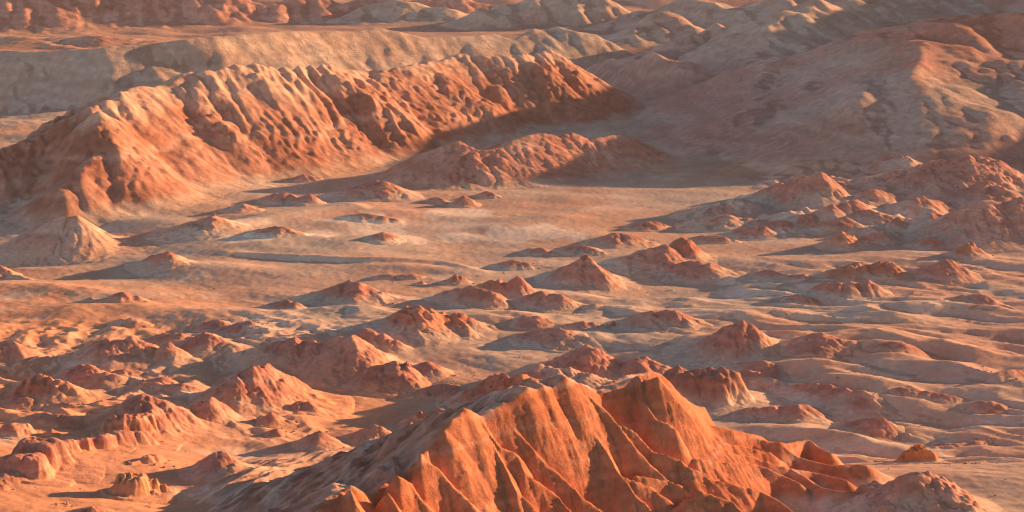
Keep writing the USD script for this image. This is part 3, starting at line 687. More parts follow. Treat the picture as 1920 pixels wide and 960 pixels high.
# ================================================================== mounds, outcrops and spires standing on the valley floor
def M(name, pts, label, cat='mound', base=None, h=None, s=0.58, spurs=(), seed=[30], **kw):
    """pts: the crest from foot to foot; base: picture rows of the ground under its two ends where these are hidden"""
    seed[0] += 1
    b0, b1 = base if base else (pts[0][1], pts[-1][1])
    D0, D1 = floorD(pts[0][0], b0), floorD(pts[-1][0], b1)
    Dm = 0.5 * (D0 + D1)
    S = [spine(pts, D0, D1)]
    for sp in spurs:
        x, y = sp[0]
        k = np.argmin([abs(x - p[0]) + abs(y - p[1]) for p in pts])
        S.append((spine(sp, S[0][k][1], floorD(*sp[-1])), s * 1.15))
    hm = max(0.8, max(q[2] for q in S[0]) - float(H0(np.array([S[0][0][0]]), np.array([Dm]), False)[0]))
    z0 = H0(S[0][:, 0], S[0][:, 1], False)
    rng = np.random.default_rng(seed[0])
    C = S[0]
    t = np.linspace(0, len(C) - 1, 4 * (len(C) - 1) + 1)
    J = np.stack([np.interp(t, np.arange(len(C)), C[:, k]) for k in range(3)], 1)
    jig = hm * 0.085 * rng.normal(size=len(J)) * (np.arange(len(J)) % 4 > 0)
    J[:, 2] += jig; J[:, 1] += hm * 0.12 * rng.normal(size=len(J)) * (np.arange(len(J)) % 4 > 0)
    S[0] = J
    low = C.copy(); low[:, 2] = z0 + 0.30 * np.maximum(C[:, 2] - z0, 0)
    S.append((low, 0.25))
    a = dict(s=s, asym=0.08, adir=0.2, rnd=0.025 * hm + 0.1, warp=(0.12 * hm + 0.3, 0.9 * hm + 2.5), rough=0.09 * hm + 0.08, rscale=0.55 * hm + 1.2, br=[(0.6 * hm / s, 0.9 * hm / s, 0.80), (0.4 * hm / s, 0.3 * hm / s, 0.85)], apron=0.10 * hm + 0.05,
             drops=0.08, col=RED, col2=(0.44, 0.21, 0.14), seed=seed[0] * 13, mat='rock', sandy=0.55)
    a.update(kw)
    xm, ym = np.mean([p[0] for p in pts]), np.mean([p[1] for p in pts])
    grp = {'dune': 'low dunes on the pale flats', 'bluff': 'sunlit bluffs in the lower left', 'rock': 'single rocks standing on the valley floor'}.get(cat)
    if cat == 'mound':
        grp = 'lumpy hills under the mountain slope' if xm > 1270 and ym < 468 else 'mounds of the right plain' if xm > 1170 else 'mounds of the left foreground' if xm < 560 and ym > 620 else 'mounds around the front ridge' if ym > 640 and xm > 640 else 'mounds of the middle valley'
    a.setdefault('group', grp)
    return feature(name, S, label=label, cat=cat, **a)
CR = dict(crag=1.2, col=(0.40, 0.15, 0.085), col2=(0.45, 0.205, 0.12))

# --- left part of the valley
M('butte', [(-45, 486), (0, 473), (50, 447), (93, 420), (117, 405), (143, 402), (167, 420), (193, 437), (213, 452), (255, 460)], 'large pyramid butte at the left edge, pale shaded face and orange sunlit side', 'butte', s=0.62, spurs=[[(143, 402), (158, 425), (171, 442), (175, 466)]], col=(0.44, 0.25, 0.17), col2=(0.46, 0.31, 0.22), base=(478, 460), br=[], warp=(0.6, 12), rough=0.35, rscale=5, drops=0.25)
M('rock_mound', [(255, 492), (280, 483), (300, 477), (312, 469), (320, 473), (333, 487), (345, 497)], 'small pointed mound casting a long shadow, right of the large pyramid butte')
M('rock_mound', [(-40, 512), (-15, 500), (0, 497), (10, 503), (20, 513), (55, 522)], 'small rock cut by the left edge below the large pyramid butte')
M('rock_mound', [(155, 566), (187, 558), (213, 553), (233, 544), (247, 550), (263, 558), (282, 568)], 'low pointed mound with long left shoulder on the orange sand at left')
M('rock_mound', [(205, 605), (227, 597), (247, 595), (267, 602), (290, 614)], 'smooth oval hump like a teardrop at left, lit rim', s=0.42, col2=(0.48, 0.30, 0.21))
M('sand_dune', [(322, 440), (345, 424), (360, 418), (390, 415), (400, 410), (402, 402), (405, 408), (427, 414), (445, 420)], 'dune with a tiny rock tooth on its crest, below the long left ridge', 'dune', col=(0.47, 0.31, 0.22), s=0.4, parts=[('rock_tooth', 402, 410, 7, 12)])
M('sand_dune', [(425, 395), (457, 380), (477, 388), (495, 395)], 'small shaded dune between the toothed dune and the twin-topped mound', 'dune', col=(0.45, 0.29, 0.2), s=0.4)
M('rock_mound', [(485, 374), (512, 364), (530, 361), (547, 363), (560, 369), (569, 366), (577, 362), (590, 374), (603, 383)], 'twin-topped mound with sunlit right top near the foot of the left ridge')
M('rock_mound', [(545, 338), (560, 330), (573, 325), (585, 328), (603, 337)], 'bright orange hump by the foot of the left ridge, farthest of those mounds')
M('sand_dune', [(470, 434), (500, 427), (520, 424), (535, 425), (553, 433), (578, 444)], 'low red dune in front of the pale salt streak', 'dune', s=0.36)
M('rock_mound', [(485, 578), (500, 571), (520, 565), (540, 562), (560, 569), (573, 580)], 'rounded red mound with lit top, left of the broad rust mound')
M('rock_mound', [(375, 608), (392, 601), (410, 597), (422, 605), (440, 612)], 'small dark wedge with a pale lit dune behind, left of centre', s=0.45)
M('rock_mound', [(420, 615), (445, 607), (463, 602), (477, 609), (492, 622), (530, 625)], 'low pointed dune-mound just right of the small dark wedge', s=0.42)
M('rock_mound', [(575, 562), (600, 543), (640, 530), (673, 526), (700, 542), (727, 552), (770, 566)], 'broad rust mound with ribbed sunlit right flank at the centre left', spurs=[[(673, 526), (690, 548), (705, 560)], [(640, 530), (650, 555)]])
M('rock_mound', [(690, 522), (706, 516), (720, 513), (750, 514), (775, 512), (795, 522)], 'flat dark mound behind the broad rust mound', s=0.45)
M('rock_spire', [(781, 533), (787, 528), (790, 524), (794, 532), (800, 534)], 'tiny rock tooth right of the flat dark mound', 'rock', s=0.9)
M('rock_mound', [(820, 530), (838, 522), (850, 520), (857, 515), (866, 521), (885, 530)], 'craggy little rock on the bright sand behind the flat-topped mound', **CR)
M('rock_mound', [(823, 553), (843, 543), (873, 536), (907, 539), (927, 547), (942, 560), (960, 579)], 'big flat-topped rust mound in the middle of the valley', s=0.62, base=(563, 579))
M('rock_mound', [(893, 543), (917, 527), (937, 524), (957, 537), (975, 550), (1000, 556)], 'dark crested rock behind the flat-topped mound', **CR)
M('rock_spire', [(950, 544), (958, 528), (973, 514), (983, 529), (992, 549)], 'sharp red fin standing right of the dark crested rock', 'rock', s=1.0, crag=0.4, base=(549, 552))
M('rock_mound', [(970, 570), (1003, 548), (1023, 546), (1047, 550), (1060, 563), (1100, 571), (1160, 578), (1230, 586)], 'shaded mound with a long bright tail of sand to the right', s=0.5)
M('rock_mound', [(722, 625), (735, 607), (753, 586), (773, 577), (797, 576), (817, 590), (830, 585), (867, 587), (887, 603), (935, 615)], 'large rust mound with frayed sunlit top, just below the flat-topped mound', s=0.6, base=(622, 615), spurs=[[(773, 577), (765, 605), (755, 640)], [(797, 576), (805, 600), (815, 630)], [(867, 587), (880, 605), (900, 625)]], **CR)
M('rock_mound', [(963, 599), (977, 594), (990, 592), (1010, 591), (1030, 600), (1060, 608)], 'smooth low hump on the bright sand right of the frayed mound', s=0.42)
M('rock_mound', [(1040, 614), (1060, 608), (1080, 603), (1110, 602), (1135, 609), (1149, 608), (1156, 614)], 'low shaded hump with a dark knob at its right end', s=0.42, parts=[('knob', 1150, 612, 11, 11)])
M('rock_mound', [(980, 630), (1000, 622), (1023, 617), (1060, 617), (1083, 626), (1112, 640)], 'low red swell with lit right tail in front of the humps', s=0.42)
M('rock_mound', [(665, 640), (680, 625), (693, 618), (707, 627), (722, 629), (743, 636), (758, 657)], 'small rust mound with pointed left top below the frayed mound', s=0.65, crag=0.5)
M('rock_mound', [(498, 655), (520, 638), (545, 631), (580, 637), (615, 642), (640, 630), (657, 625), (670, 642), (683, 660), (705, 680)], 'long dark mound with ribbed peak at its right end, beside the grey sand basin', s=0.62, base=(662, 684), spurs=[[(657, 625), (650, 655), (640, 695)], [(640, 630), (615, 665), (595, 690)], [(545, 631), (565, 655), (580, 680)]])
M('rock_mound', [(645, 714), (683, 694), (707, 682), (740, 676), (757, 681), (767, 690), (773, 700), (790, 708)], 'brown mound with rocky sunlit nose in the grey sand basin', s=0.6, crag=0.5, base=(716, 712), spurs=[[(757, 681), (762, 700), (760, 720)]], parts=[('rock_nose', 762, 694, 16, 18)])
M('rock_mound', [(770, 695), (783, 681), (803, 676), (817, 687), (840, 703), (866, 706)], 'mound with bright sand fan behind the rocky-nosed brown mound', s=0.5)
M('rock_mound', [(795, 733), (812, 723), (827, 720), (853, 719), (864, 730)], 'low dark hump in front of the bright sand fan', s=0.45)

# --- middle right
M('rock_mound', [(1015, 531), (1047, 516), (1073, 502), (1087, 491), (1095, 486), (1104, 484), (1112, 489), (1117, 505), (1125, 518), (1160, 527)], 'red peak with rounded knob top and long left slope, alone on the grey sand', s=0.62, base=(530, 524), crag=0.3, parts=[('knob', 1098, 500, 26, 24)])
M('rock_mound', [(1120, 500), (1173, 480), (1223, 463), (1247, 457), (1263, 468), (1280, 478), (1300, 488)], 'wide red mound right of the lone knob-topped peak', s=0.48)
M('rock_spire', [(1258, 474), (1268, 458), (1275, 454), (1290, 449), (1298, 464), (1328, 478)], 'dark red crag on the shoulder of the wide red mound', 'rock', s=0.75, base=(484, 482), **CR)
M('rock_mound', [(1228, 510), (1250, 499), (1280, 491), (1310, 488), (1337, 493), (1367, 509), (1395, 514)], 'smooth red mound with lit right tail in front of the wide red mound', s=0.46)
M('sand_dune', [(1052, 470), (1077, 458), (1100, 460), (1123, 470), (1160, 478)], 'dune with lit right slope, left of the ribbed dune crests', 'dune', s=0.4)
M('sand_dune', [(1105, 456), (1133, 443), (1160, 435), (1187, 440), (1200, 446), (1225, 458)], 'dune crest with ribbed pale slip faces', 'dune', s=0.42)
M('sand_dune', [(1183, 430), (1207, 416), (1227, 414), (1245, 420), (1268, 426)], 'dune crest with bright top, farthest of the ribbed dunes', 'dune', s=0.4)
M('sand_dune', [(935, 500), (960, 487), (977, 489), (1000, 494), (1045, 501)], 'low crescent dune left of the lone knob-topped peak', 'dune', s=0.38)
M('sand_dune', [(985, 470), (1010, 463), (1030, 471), (1060, 481)], 'small pale-crested dune behind the low crescent dune', 'dune', s=0.38)
M('rock_mound', [(860, 385), (868, 367), (873, 365), (882, 374), (897, 384)], 'small bright rock fin in the pale middle flat', 'rock', s=0.7)
M('rock_mound', [(895, 366), (905, 359), (915, 357), (930, 364), (940, 371)], 'small orange hump at the foot of the low gullied hill')
M('rock_mound', [(800, 376), (808, 370), (818, 369), (831, 371), (845, 383)], 'small lit hump left of the bright rock fin')
M('rock_mound', [(655, 366), (680, 347), (700, 340), (720, 337), (738, 351), (752, 366)], 'rounded shaded mound left of the low gullied hill', s=0.42)
M('sand_dune', [(695, 449), (708, 439), (718, 434), (732, 440), (752, 448)], 'red dune in the white rippled salt flat', 'dune', s=0.4)
M('sand_dune', [(630, 408), (655, 402), (690, 400), (720, 404), (765, 418)], 'low dune at the edge of the white salt flat', 'dune', s=0.32)

# --- lumpy hills at the right
M('rock_mound', [(1412, 374), (1433, 357), (1447, 351), (1462, 340), (1475, 352), (1490, 362)], 'pointed pale knob at the left end of the lumpy hills', s=0.6)
M('rock_mound', [(1478, 352), (1487, 336), (1513, 330), (1543, 327), (1557, 340), (1569, 368)], 'large round-topped block with orange right edge in the lumpy hills', s=0.75, base=(384, 382), spurs=[[(1500, 333), (1515, 358), (1535, 372)]])
M('rock_mound', [(1552, 350), (1565, 338), (1580, 342), (1600, 357), (1618, 368)], 'small lump right behind the round-topped block')
M('rock_mound', [(1595, 382), (1615, 363), (1633, 354), (1653, 354), (1670, 366), (1690, 380)], 'dark lump with orange sunlit cap', s=0.6)
M('rock_mound', [(1530, 412), (1553, 388), (1580, 380), (1600, 372), (1613, 375), (1618, 396)], 'blocky lump with lit pale right end', s=0.65, base=(412, 408))
M('rock_mound', [(1575, 416), (1595, 399), (1612, 393), (1635, 393), (1660, 400), (1695, 418)], 'smooth grey-brown dome in front of the blocky lump', s=0.5)
M('rock_mound', [(1470, 414), (1485, 406), (1500, 402), (1520, 400), (1545, 412)], 'low brown dome left of the smooth grey-brown dome', s=0.45)
M('rock_mound', [(1530, 426), (1550, 414), (1567, 408), (1590, 407), (1612, 420)], 'pale brown dome in front of the low brown dome', s=0.45)
M('rock_mound', [(1418, 427), (1433, 418), (1450, 413), (1473, 412), (1495, 428)], 'red dome with soft lit top left of the pale brown dome', s=0.45)
M('rock_mound', [(1370, 440), (1390, 429), (1413, 423), (1427, 423), (1447, 437), (1475, 434), (1545, 444)], 'long low mound with lit crest left of the red dome', s=0.42)
M('rock_mound', [(1285, 450), (1305, 442), (1320, 440), (1343, 440), (1365, 446), (1390, 455)], 'long low red mound behind the dark red crag', s=0.42)
M('rock_mound', [(1280, 405), (1310, 392), (1350, 378), (1383, 372), (1420, 378), (1470, 390)], 'pale stepped terrace with lit slope at the left of the lumpy hills', s=0.36, col=(0.48, 0.33, 0.24))
M('rock_mound', [(1290, 422), (1330, 408), (1365, 400), (1400, 408), (1440, 418)], 'low lit rise in front of the pale stepped terrace', s=0.36, col=(0.46, 0.29, 0.2))
M('rock_spire', [(1670, 424), (1678, 412), (1685, 404), (1692, 410), (1705, 424)], 'small orange tooth of rock among the lumpy hills', 'rock', s=0.9)
M('rock_mound', [(1560, 462), (1570, 438), (1585, 435), (1600, 447), (1612, 460)], 'bright orange crag in front of the lumpy hills', s=0.7, **CR)
M('rock_spire', [(1608, 448), (1612, 441), (1616, 441), (1622, 449)], 'tiny lit stone right of the bright orange crag', 'rock', s=0.9)
M('rock_mound', [(1618, 455), (1630, 442), (1642, 432), (1657, 437), (1680, 451), (1700, 458)], 'red mound with lit right slope beside the tiny lit stone', s=0.55)
M('rock_mound', [(1715, 462), (1730, 446), (1742, 443), (1757, 448), (1780, 464)], 'small red mound right of the lit red mound', s=0.55)
M('rock_mound', [(1780, 482), (1797, 468), (1815, 455), (1824, 456), (1830, 474), (1870, 480)], 'jagged orange crag with sand ramp near the right edge', s=0.65, **CR)
M('rock_mound', [(1535, 530), (1557, 512), (1580, 497), (1603, 493), (1630, 498), (1645, 496), (1660, 489), (1673, 493), (1693, 510), (1730, 522)], 'dark red mound with bumpy crest, largest of the right half', s=0.55, base=(524, 522), **CR)
M('rock_mound', [(1522, 556), (1547, 534), (1573, 527), (1613, 528), (1633, 526), (1645, 538), (1660, 551)], 'dark red mound directly in front of the bumpy-crested one', s=0.6)
M('rock_mound', [(1450, 562), (1470, 555), (1493, 552), (1520, 557), (1545, 572)], 'low dusky mound left of the pair of dark red mounds', s=0.42)
M('rock_mound', [(1415, 514), (1430, 507), (1447, 504), (1470, 512), (1493, 516), (1508, 512), (1516, 526)], 'slim red mound with lit crest and dark right end', s=0.5)
M('rock_mound', [(1780, 560), (1800, 554), (1820, 551), (1847, 552), (1867, 566), (1915, 582)], 'low red mound with lit right tail near the right edge', s=0.45)
M('rock_mound', [(1750, 516), (1757, 500), (1765, 490), (1780, 488), (1800, 500), (1812, 518)], 'dusky round mound right of the bumpy-crested one', s=0.55)
M('rock_mound', [(1790, 418), (1803, 402), (1820, 392), (1867, 382), (1900, 375), (1960, 372)], 'dark hill with pale brow at the right edge', s=0.55, base=(440, 440))
M('rock_mound', [(1722, 424), (1735, 406), (1747, 398), (1770, 403), (1785, 411), (1802, 424)], 'dark lump left of the pale-browed hill', s=0.55)
M('rock_mound', [(1640, 318), (1650, 303), (1665, 295), (1687, 289), (1702, 297), (1715, 318)], 'pale knob on the shaded mountain foot', s=0.5, base=(328, 328), col=PALE, col2=RED)
M('rock_mound', [(1725, 345), (1750, 318), (1790, 299), (1840, 291), (1880, 308), (1920, 335)], 'broad dark purple hump on the shaded mountain foot', s=0.4, base=(355, 355))
M('rock_mound', [(1795, 378), (1815, 356), (1840, 346), (1870, 343), (1895, 358), (1930, 376)], 'grey lump between the purple hump and the pale-browed hill', s=0.5)
M('rock_mound', [(1680, 392), (1705, 372), (1730, 366), (1760, 375), (1790, 394)], 'dim lump in the darkest part of the lumpy hills', s=0.5)

# --- right foreground plain
M('rock_mound', [(1180, 612), (1197, 596), (1213, 587), (1240, 582), (1257, 580), (1280, 584), (1303, 598), (1330, 610)], 'furrowed red mound right of the long bright sand tail', s=0.5, spurs=[[(1213, 587), (1210, 605), (1200, 622)], [(1257, 580), (1255, 602), (1250, 625)]])
M('rock_mound', [(1318, 655), (1340, 638), (1357, 628), (1383, 610), (1393, 604), (1403, 607), (1407, 626), (1430, 642)], 'steep red peak with blunt top leaning right', s=0.7, base=(652, 648), crag=0.4, parts=[('summit_rock', 1395, 618, 24, 18)])
M('rock_mound', [(1478, 648), (1500, 636), (1523, 626), (1540, 621), (1562, 628), (1605, 645)], 'low dark mound with lit right slope right of the blunt-topped peak', s=0.45)
M('rock_mound', [(1640, 650), (1660, 641), (1690, 640), (1720, 655), (1760, 668)], 'faint red mound near the right end of the plain', s=0.36)
M('rock_mound', [(1245, 705), (1262, 698), (1300, 695), (1325, 693), (1350, 690), (1368, 692), (1376, 710), (1382, 740)], 'dark brown block with steep fluted right end behind the front ridge', 'block', s=1.05, base=(752, 752), crag=0.6, col=BROWN, col2=(0.40, 0.2, 0.12), cliff=0.5)
M('rock_mound', [(1380, 690), (1400, 682), (1423, 677), (1447, 680), (1468, 692)], 'low brown swell right behind the dark brown block', s=0.42)
M('rock_mound', [(1375, 702), (1395, 696), (1415, 696), (1437, 704), (1460, 713), (1480, 722)], 'ridge-like swell in front of the low brown swell', s=0.4)
M('rock_mound', [(1475, 728), (1513, 718), (1557, 719), (1580, 727), (1610, 730), (1632, 736), (1640, 752)], 'long flat red mound with dark blunt right end', s=0.5)
M('rock_mound', [(1668, 730), (1690, 725), (1713, 729), (1763, 736), (1785, 740), (1812, 750)], 'long low mound right of the blunt-ended one', s=0.42)
M('rock_mound', [(1810, 762), (1835, 752), (1860, 750), (1890, 764)], 'small dark hump on the grey sand near the right edge', s=0.42)
M('rock_mound', [(1850, 712), (1868, 697), (1890, 692), (1930, 692), (1980, 704)], 'flat dark mound cut by the right edge', s=0.55)
M('rock_mound', [(1365, 780), (1395, 767), (1413, 762), (1440, 760), (1480, 760), (1510, 757), (1520, 775), (1560, 785)], 'low mound with sharp right tip right of the front ridge', s=0.45)
M('rock_mound', [(1575, 797), (1600, 786), (1627, 783), (1655, 782), (1673, 799), (1697, 813), (1730, 825)], 'mound with long sunlit right slope in the right foreground', s=0.5)
M('rock_mound', [(1735, 842), (1790, 830), (1840, 826), (1900, 820), (1980, 812)], 'broad dusky swell at the right edge', s=0.36)
M('rock_hill', [(1655, 940), (1673, 915), (1700, 892), (1733, 884), (1757, 893), (1793, 917), (1827, 943), (1865, 968)], 'rounded brown hill at the bottom right corner', 'hill', base=(965, 985), s=0.6, col=(0.40, 0.2, 0.125))
M('rock_outcrop', [(1684, 868), (1693, 851), (1720, 845), (1743, 843), (1749, 855), (1753, 873)], 'orange-yellow overhanging rock on the bottom right hill', 'rock', base=(872, 874), s=1.0, col=(0.46, 0.19, 0.075), col2=(0.45, 0.22, 0.09), crag=0.6, parts=[('overhang', 1722, 856, 44, 22)], cliff=0.6, sandy=0.3)
M('rock_outcrop', [(1770, 897), (1785, 888), (1810, 885), (1840, 887), (1855, 895), (1862, 903)], 'flat oval rock slab right of the rounded brown hill', 'rock', s=0.8, col=(0.40, 0.21, 0.09), cliff=0.6, sandy=0.3)
M('rock_outcrop', [(1560, 955), (1580, 935), (1610, 925), (1632, 912), (1640, 903), (1648, 912), (1655, 940)], 'dark overhung rock with small lit knob by the bottom edge', 'rock', base=(960, 960), s=0.9, col=(0.36, 0.17, 0.09), crag=0.6, parts=[('knob', 1640, 914, 12, 16)], cliff=0.6, sandy=0.3)

# --- mounds behind and left of the front ridge
M('rock_mound', [(1045, 695), (1062, 672), (1080, 655), (1097, 645), (1115, 650), (1140, 668), (1172, 692)], 'big pyramid mound behind the summit of the front ridge', s=0.62, base=(706, 706), spurs=[[(1097, 645), (1095, 675), (1085, 705)], [(1115, 650), (1130, 680), (1135, 705)]])
M('rock_mound', [(1165, 692), (1185, 676), (1207, 668), (1225, 672), (1250, 682), (1275, 700)], 'dark mound right of the big pyramid mound', s=0.55, base=(708, 708))
M('rock_mound', [(985, 703), (1003, 690), (1030, 685), (1060, 688), (1090, 696), (1140, 712), (1160, 730)], 'pale-topped mound in front of the big pyramid mound', s=0.55, base=(730, 736), col=(0.45, 0.28, 0.2))
M('rock_mound', [(895, 742), (912, 720), (923, 712), (950, 708), (977, 703), (1000, 712), (1020, 730)], 'dark jagged crest left behind the front ridge summit', s=0.7, base=(752, 752), **CR)
M('rock_mound', [(870, 775), (885, 758), (905, 748), (922, 745), (938, 755), (955, 770)], 'rounded dark mound tucked against the front ridge', s=0.6, base=(785, 785))
M('rock_spire', [(772, 800), (778, 782), (786, 774), (796, 778), (800, 795)], 'short rock stump with lit right face left of the front ridge', 'rock', s=1.1, base=(806, 806), parts=[('stump', 787, 793, 17, 26)])
M('rock_mound', [(798, 785), (815, 770), (828, 766), (842, 773), (860, 782)], 'small dark mound beside the rock stump', s=0.55, base=(792, 792))
M('rock_mound', [(665, 822), (680, 806), (695, 796), (710, 798), (725, 812)], 'pale small peak with lit right side left of the rock stump', s=0.62, base=(826, 826), col=(0.46, 0.32, 0.24))

# --- left foreground
M('rock_mound', [(-50, 672), (-20, 655), (5, 645), (20, 642), (37, 656), (60, 670)], 'orange peak cut by the left edge at mid height', s=0.6)
M('rock_mound', [(108, 705), (125, 692), (143, 684), (167, 681), (187, 696), (213, 699), (222, 718)], 'brown mound with rough right face in the left cluster', s=0.6, crag=0.4)
M('rock_mound', [(208, 703), (216, 694), (230, 691), (250, 694), (285, 697)], 'small lit ledge right of the rough-faced brown mound', s=0.5)
M('rock_mound', [(30, 735), (55, 715), (83, 706), (100, 711), (133, 716), (160, 736)], 'large rough brown mound in the left cluster', s=0.65, base=(750, 748), **CR)
M('rock_mound', [(15, 760), (28, 744), (45, 741), (65, 752), (88, 762)], 'small mound with orange top at the left edge below the rough brown mound', s=0.5)
M('rock_mound', [(82, 766), (100, 757), (120, 754), (140, 757), (163, 766), (175, 772), (200, 768)], 'long low mound with thin lit crest below the rough brown mound', s=0.5)
M('rock_mound', [(35, 795), (50, 781), (67, 773), (100, 775), (117, 776), (133, 792), (170, 808)], 'dark mound with lit right tail above the bluffs', s=0.55)
M('rock_bluff', [(190, 806), (203, 795), (215, 786), (243, 781), (267, 780), (285, 785), (291, 800), (296, 808)], 'horseshoe bluff glowing orange, highest of the sunlit bluffs', 'bluff', s=0.95, base=(822, 816), **CR, cliff=0.85, sandy=0.45)
M('rock_bluff', [(190, 830), (205, 817), (228, 806), (250, 812), (272, 810), (283, 818), (298, 830)], 'low furrowed bluff just in front of the horseshoe bluff', 'bluff', s=0.75, base=(836, 834), spurs=[[(205, 817), (213, 828), (222, 840)]], cliff=0.85, sandy=0.45)
M('rock_bluff', [(-10, 822), (5, 806), (20, 793), (40, 797), (58, 803), (82, 815)], 'orange gable-shaped bluff at the left edge', 'bluff', s=0.7, cliff=0.85, sandy=0.45)
M('rock_bluff', [(25, 850), (45, 834), (67, 822), (90, 826), (103, 830), (112, 850), (132, 868)], 'tall sunlit bluff with steep right face in the lower left', 'bluff', s=0.95, base=(868, 870), crag=0.3, spurs=[[(103, 830), (98, 850), (90, 872)]], cliff=0.85, sandy=0.45)
M('rock_bluff', [(97, 836), (110, 829), (133, 826), (148, 829), (166, 826), (187, 821), (200, 811), (215, 818)], 'long sunlit bluff joining the horseshoe bluff to the tall one', 'bluff', s=0.95, base=(856, 838), spurs=[[(133, 826), (137, 842), (141, 862)], [(148, 829), (158, 842), (172, 855)]], cliff=0.85, sandy=0.45)
M('rock_spire', [(90, 818), (95, 806), (98, 802), (103, 809), (118, 818)], 'small rock horn between the sunlit bluffs', 'rock', s=0.9)
M('rock_bluff', [(-30, 885), (0, 866), (40, 853), (60, 849), (68, 862), (78, 884)], 'shaded bluff with straight right edge in the lower left', 'bluff', s=0.85, base=(894, 894), crag=0.3, cliff=0.85, sandy=0.45)
M('rock_mound', [(-20, 898), (0, 887), (20, 883), (35, 886), (45, 899)], 'small dark rock under the straight-edged bluff', s=0.7, base=(905, 902))
M('rock_mound', [(-40, 925), (-15, 912), (5, 907), (18, 918)], 'dark rock cut by the lower left edge', s=0.7)
M('rock_mound', [(405, 755), (430, 722), (445, 702), (467, 693), (483, 689), (495, 686), (510, 690), (527, 707), (538, 722), (552, 738)], 'tall peak with ribbed orange flank in the left foreground', s=0.68, base=(760, 748), crag=0.4, spurs=[[(483, 689), (486, 705), (472, 735), (455, 765)], [(483, 689), (500, 710), (525, 740)]], parts=[('summit_rock', 484, 702, 12, 20)])
M('rock_mound', [(522, 775), (545, 763), (560, 752), (580, 751), (590, 766), (610, 779)], 'small dark dome right below the tall ribbed peak', s=0.65)
M('rock_mound', [(488, 790), (500, 780), (510, 770), (518, 785), (552, 790)], 'little pointed rock left of the small dark dome', s=0.75, base=(796, 794))
M('rock_mound', [(485, 766), (495, 752), (505, 752), (512, 764), (530, 772)], 'low lit hump behind the little pointed rock', s=0.5)
M('rock_mound', [(225, 728), (250, 719), (275, 716), (313, 719), (343, 717), (362, 724), (374, 738)], 'long low mound with dark right end left of the tall ribbed peak', s=0.5)
M('rock_mound', [(268, 714), (290, 708), (305, 706), (320, 715), (340, 722)], 'faint lit hump behind the long low mound', s=0.42)
M('rock_mound', [(228, 766), (255, 747), (278, 737), (300, 746), (325, 760), (338, 775), (342, 795), (362, 797)], 'long mound ending in a dark orange-edged tooth', s=0.6, base=(796, 800), crag=0.3)
M('rock_mound', [(350, 775), (365, 760), (380, 752), (397, 743), (403, 758), (410, 772), (425, 778)], 'blunt lump with bright right edge left of the tall ribbed peak', s=0.75, base=(784, 782))
M('rock_spire', [(298, 680), (308, 664), (315, 655), (318, 644), (323, 644), (328, 655), (342, 664), (360, 676)], 'pinnacle on a small cone in the left half', 'rock', s=0.8, parts=[('pinnacle', 319, 656, 10, 20)])
M('rock_mound', [(158, 660), (180, 643), (205, 632), (230, 634), (250, 637), (268, 640), (280, 650), (286, 660), (292, 676)], 'wide dusky mound with lit rim left of the pinnacle', s=0.55, base=(674, 682))
M('rock_mound', [(275, 640), (292, 627), (312, 622), (340, 622), (365, 636)], 'dark hump behind the pinnacle', s=0.5)
M('rock_mound', [(360, 645), (378, 630), (393, 624), (408, 636), (430, 645), (448, 654)], 'dusky mound right behind the pinnacle', s=0.5)
M('rock_mound', [(160, 672), (178, 666), (195, 667), (210, 678)], 'small dim hump left of the wide dusky mound foot', s=0.5)
M('rock_outcrop', [(203, 924), (215, 912), (226, 898), (236, 890), (250, 886), (262, 894), (280, 898), (296, 903), (314, 914)], 'craggy sunlit outcrop of broken rock near the bottom left', 'rock', s=0.95, base=(930, 924), rough=0.8, crag=1.3, rscale=2.2, col=(0.46, 0.21, 0.10), col2=(0.5, 0.27, 0.14), parts=[('boulder', 248, 905, 22, 24), ('boulder', 228, 914, 18, 16), ('boulder', 266, 909, 20, 20), ('boulder', 284, 913, 20, 16), ('boulder', 300, 917, 16, 10), ('boulder', 240, 921, 20, 14)], cliff=0.6, sandy=0.3)
M('rock_outcrop', [(222, 878), (240, 868), (263, 860), (278, 853), (290, 851), (312, 862)], 'low ragged rock with a thin shadow above the craggy outcrop', 'rock', s=0.6, crag=0.6, rscale=2.2, col=(0.46, 0.23, 0.12), cliff=0.6, sandy=0.3)
M('rock_mound', [(345, 892), (368, 878), (390, 860), (403, 850), (417, 844), (424, 858), (437, 880)], 'sharp cone with sunlit right face near the bottom left', s=0.72, base=(892, 888))
M('rock_outcrop', [(408, 892), (418, 885), (430, 884), (440, 891)], 'small broken rocks at the foot of the sharp cone', 'rock', s=0.8, crag=0.3, parts=[('boulder', 415, 890, 9, 7), ('boulder', 425, 889, 12, 9), ('boulder', 435, 891, 9, 6)], cliff=0.6, sandy=0.3)
M('rock_mound', [(498, 814), (507, 805), (520, 802), (532, 814)], 'small lit rock on the orange sand right of centre left', s=0.7)
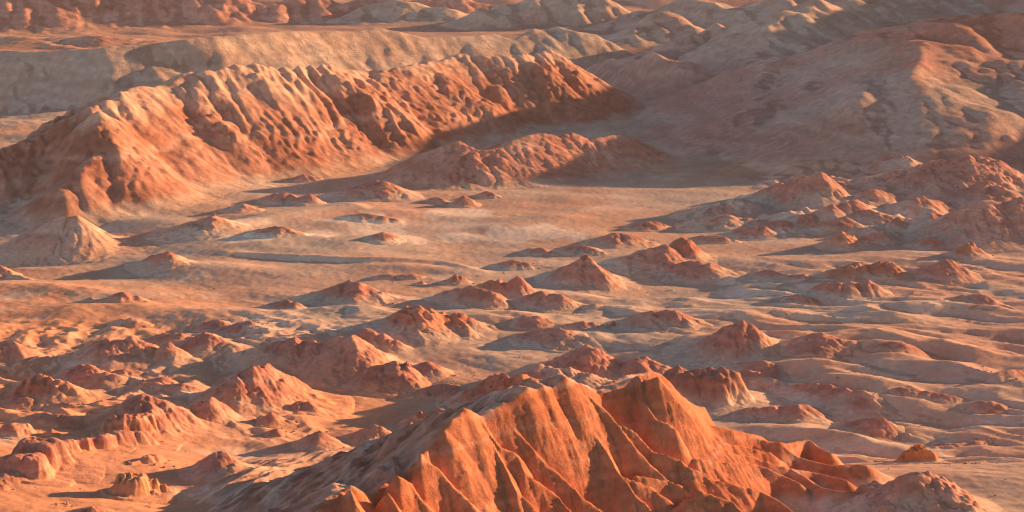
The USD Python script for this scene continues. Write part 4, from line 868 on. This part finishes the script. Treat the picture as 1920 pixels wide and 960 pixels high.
M('rock_mound', [(575, 828), (588, 817), (600, 807), (615, 820), (635, 838)], 'rocky point where the orange sand meets the back slope', s=0.6, base=(832, 840), crag=0.4)
M('rock_mound', [(105, 950), (118, 945), (127, 942), (135, 950)], 'tiny lit rock by the bottom edge at left', s=0.7)
M('rock_mound', [(120, 965), (150, 952), (175, 948), (200, 955), (230, 968)], 'low lit hump at the bottom edge at left', s=0.45)
# --- loose stones washed out around the feet of the mounds
def stones(n, seed=9):
    rng = np.random.default_rng(seed)
    base = trimesh.creation.icosahedron()
    V, Fc, Cc = [], [], []
    near = [f for f in FEET if f[0][1] < 800]
    k = 0
    for i in range(n):
        if rng.random() < 0.92:
            c, h = near[rng.integers(len(near))]
            r = h * rng.uniform(1.0, 2.4); a = rng.uniform(0, 2 * math.pi)
            x, y = c[0] + r * 1.5 * math.cos(a), c[1] + r * math.sin(a)
        else:
            y = rng.uniform(400, 700); x = y * rng.uniform(-0.28, 0.28)
        size = min(0.5, 0.09 * rng.pareto(2.4) + 0.13)
        v = base.vertices * rng.uniform(0.7, 1.3, (12, 1)) * size * np.array([1.2, 1.0, 0.75]) 
        v = v @ trimesh.transformations.rotation_matrix(rng.uniform(0, 6.28), [0, 0, 1])[:3, :3].T
        z = float(H0(np.array([x]), np.array([y]))[0])
        V.append(v + [x, y, z + 0.25 * size]); Fc.append(base.faces + 12 * k); k += 1
        Cc.append(np.repeat([np.array([0.42, 0.25, 0.17]) * rng.uniform(0.8, 1.25)], 12, 0))
    m = usdkit.mesh(stage, '/World/stones', (np.concatenate(V), np.concatenate(Fc)), MAT['rock'])
    UsdGeom.PrimvarsAPI(m).CreatePrimvar('tint', Sdf.ValueTypeNames.Color3fArray, 'vertex').Set(Vt.Vec3fArray.FromNumpy(np.concatenate(Cc).astype(np.float32)))
    tag(m.GetPrim(), 'loose small stones scattered over the sand around the mounds', kind='stuff')
    TRIS[0] += 20 * k
stones(2600)
LOG.sort()
print('triangles', TRIS[0], LOG[-24:])
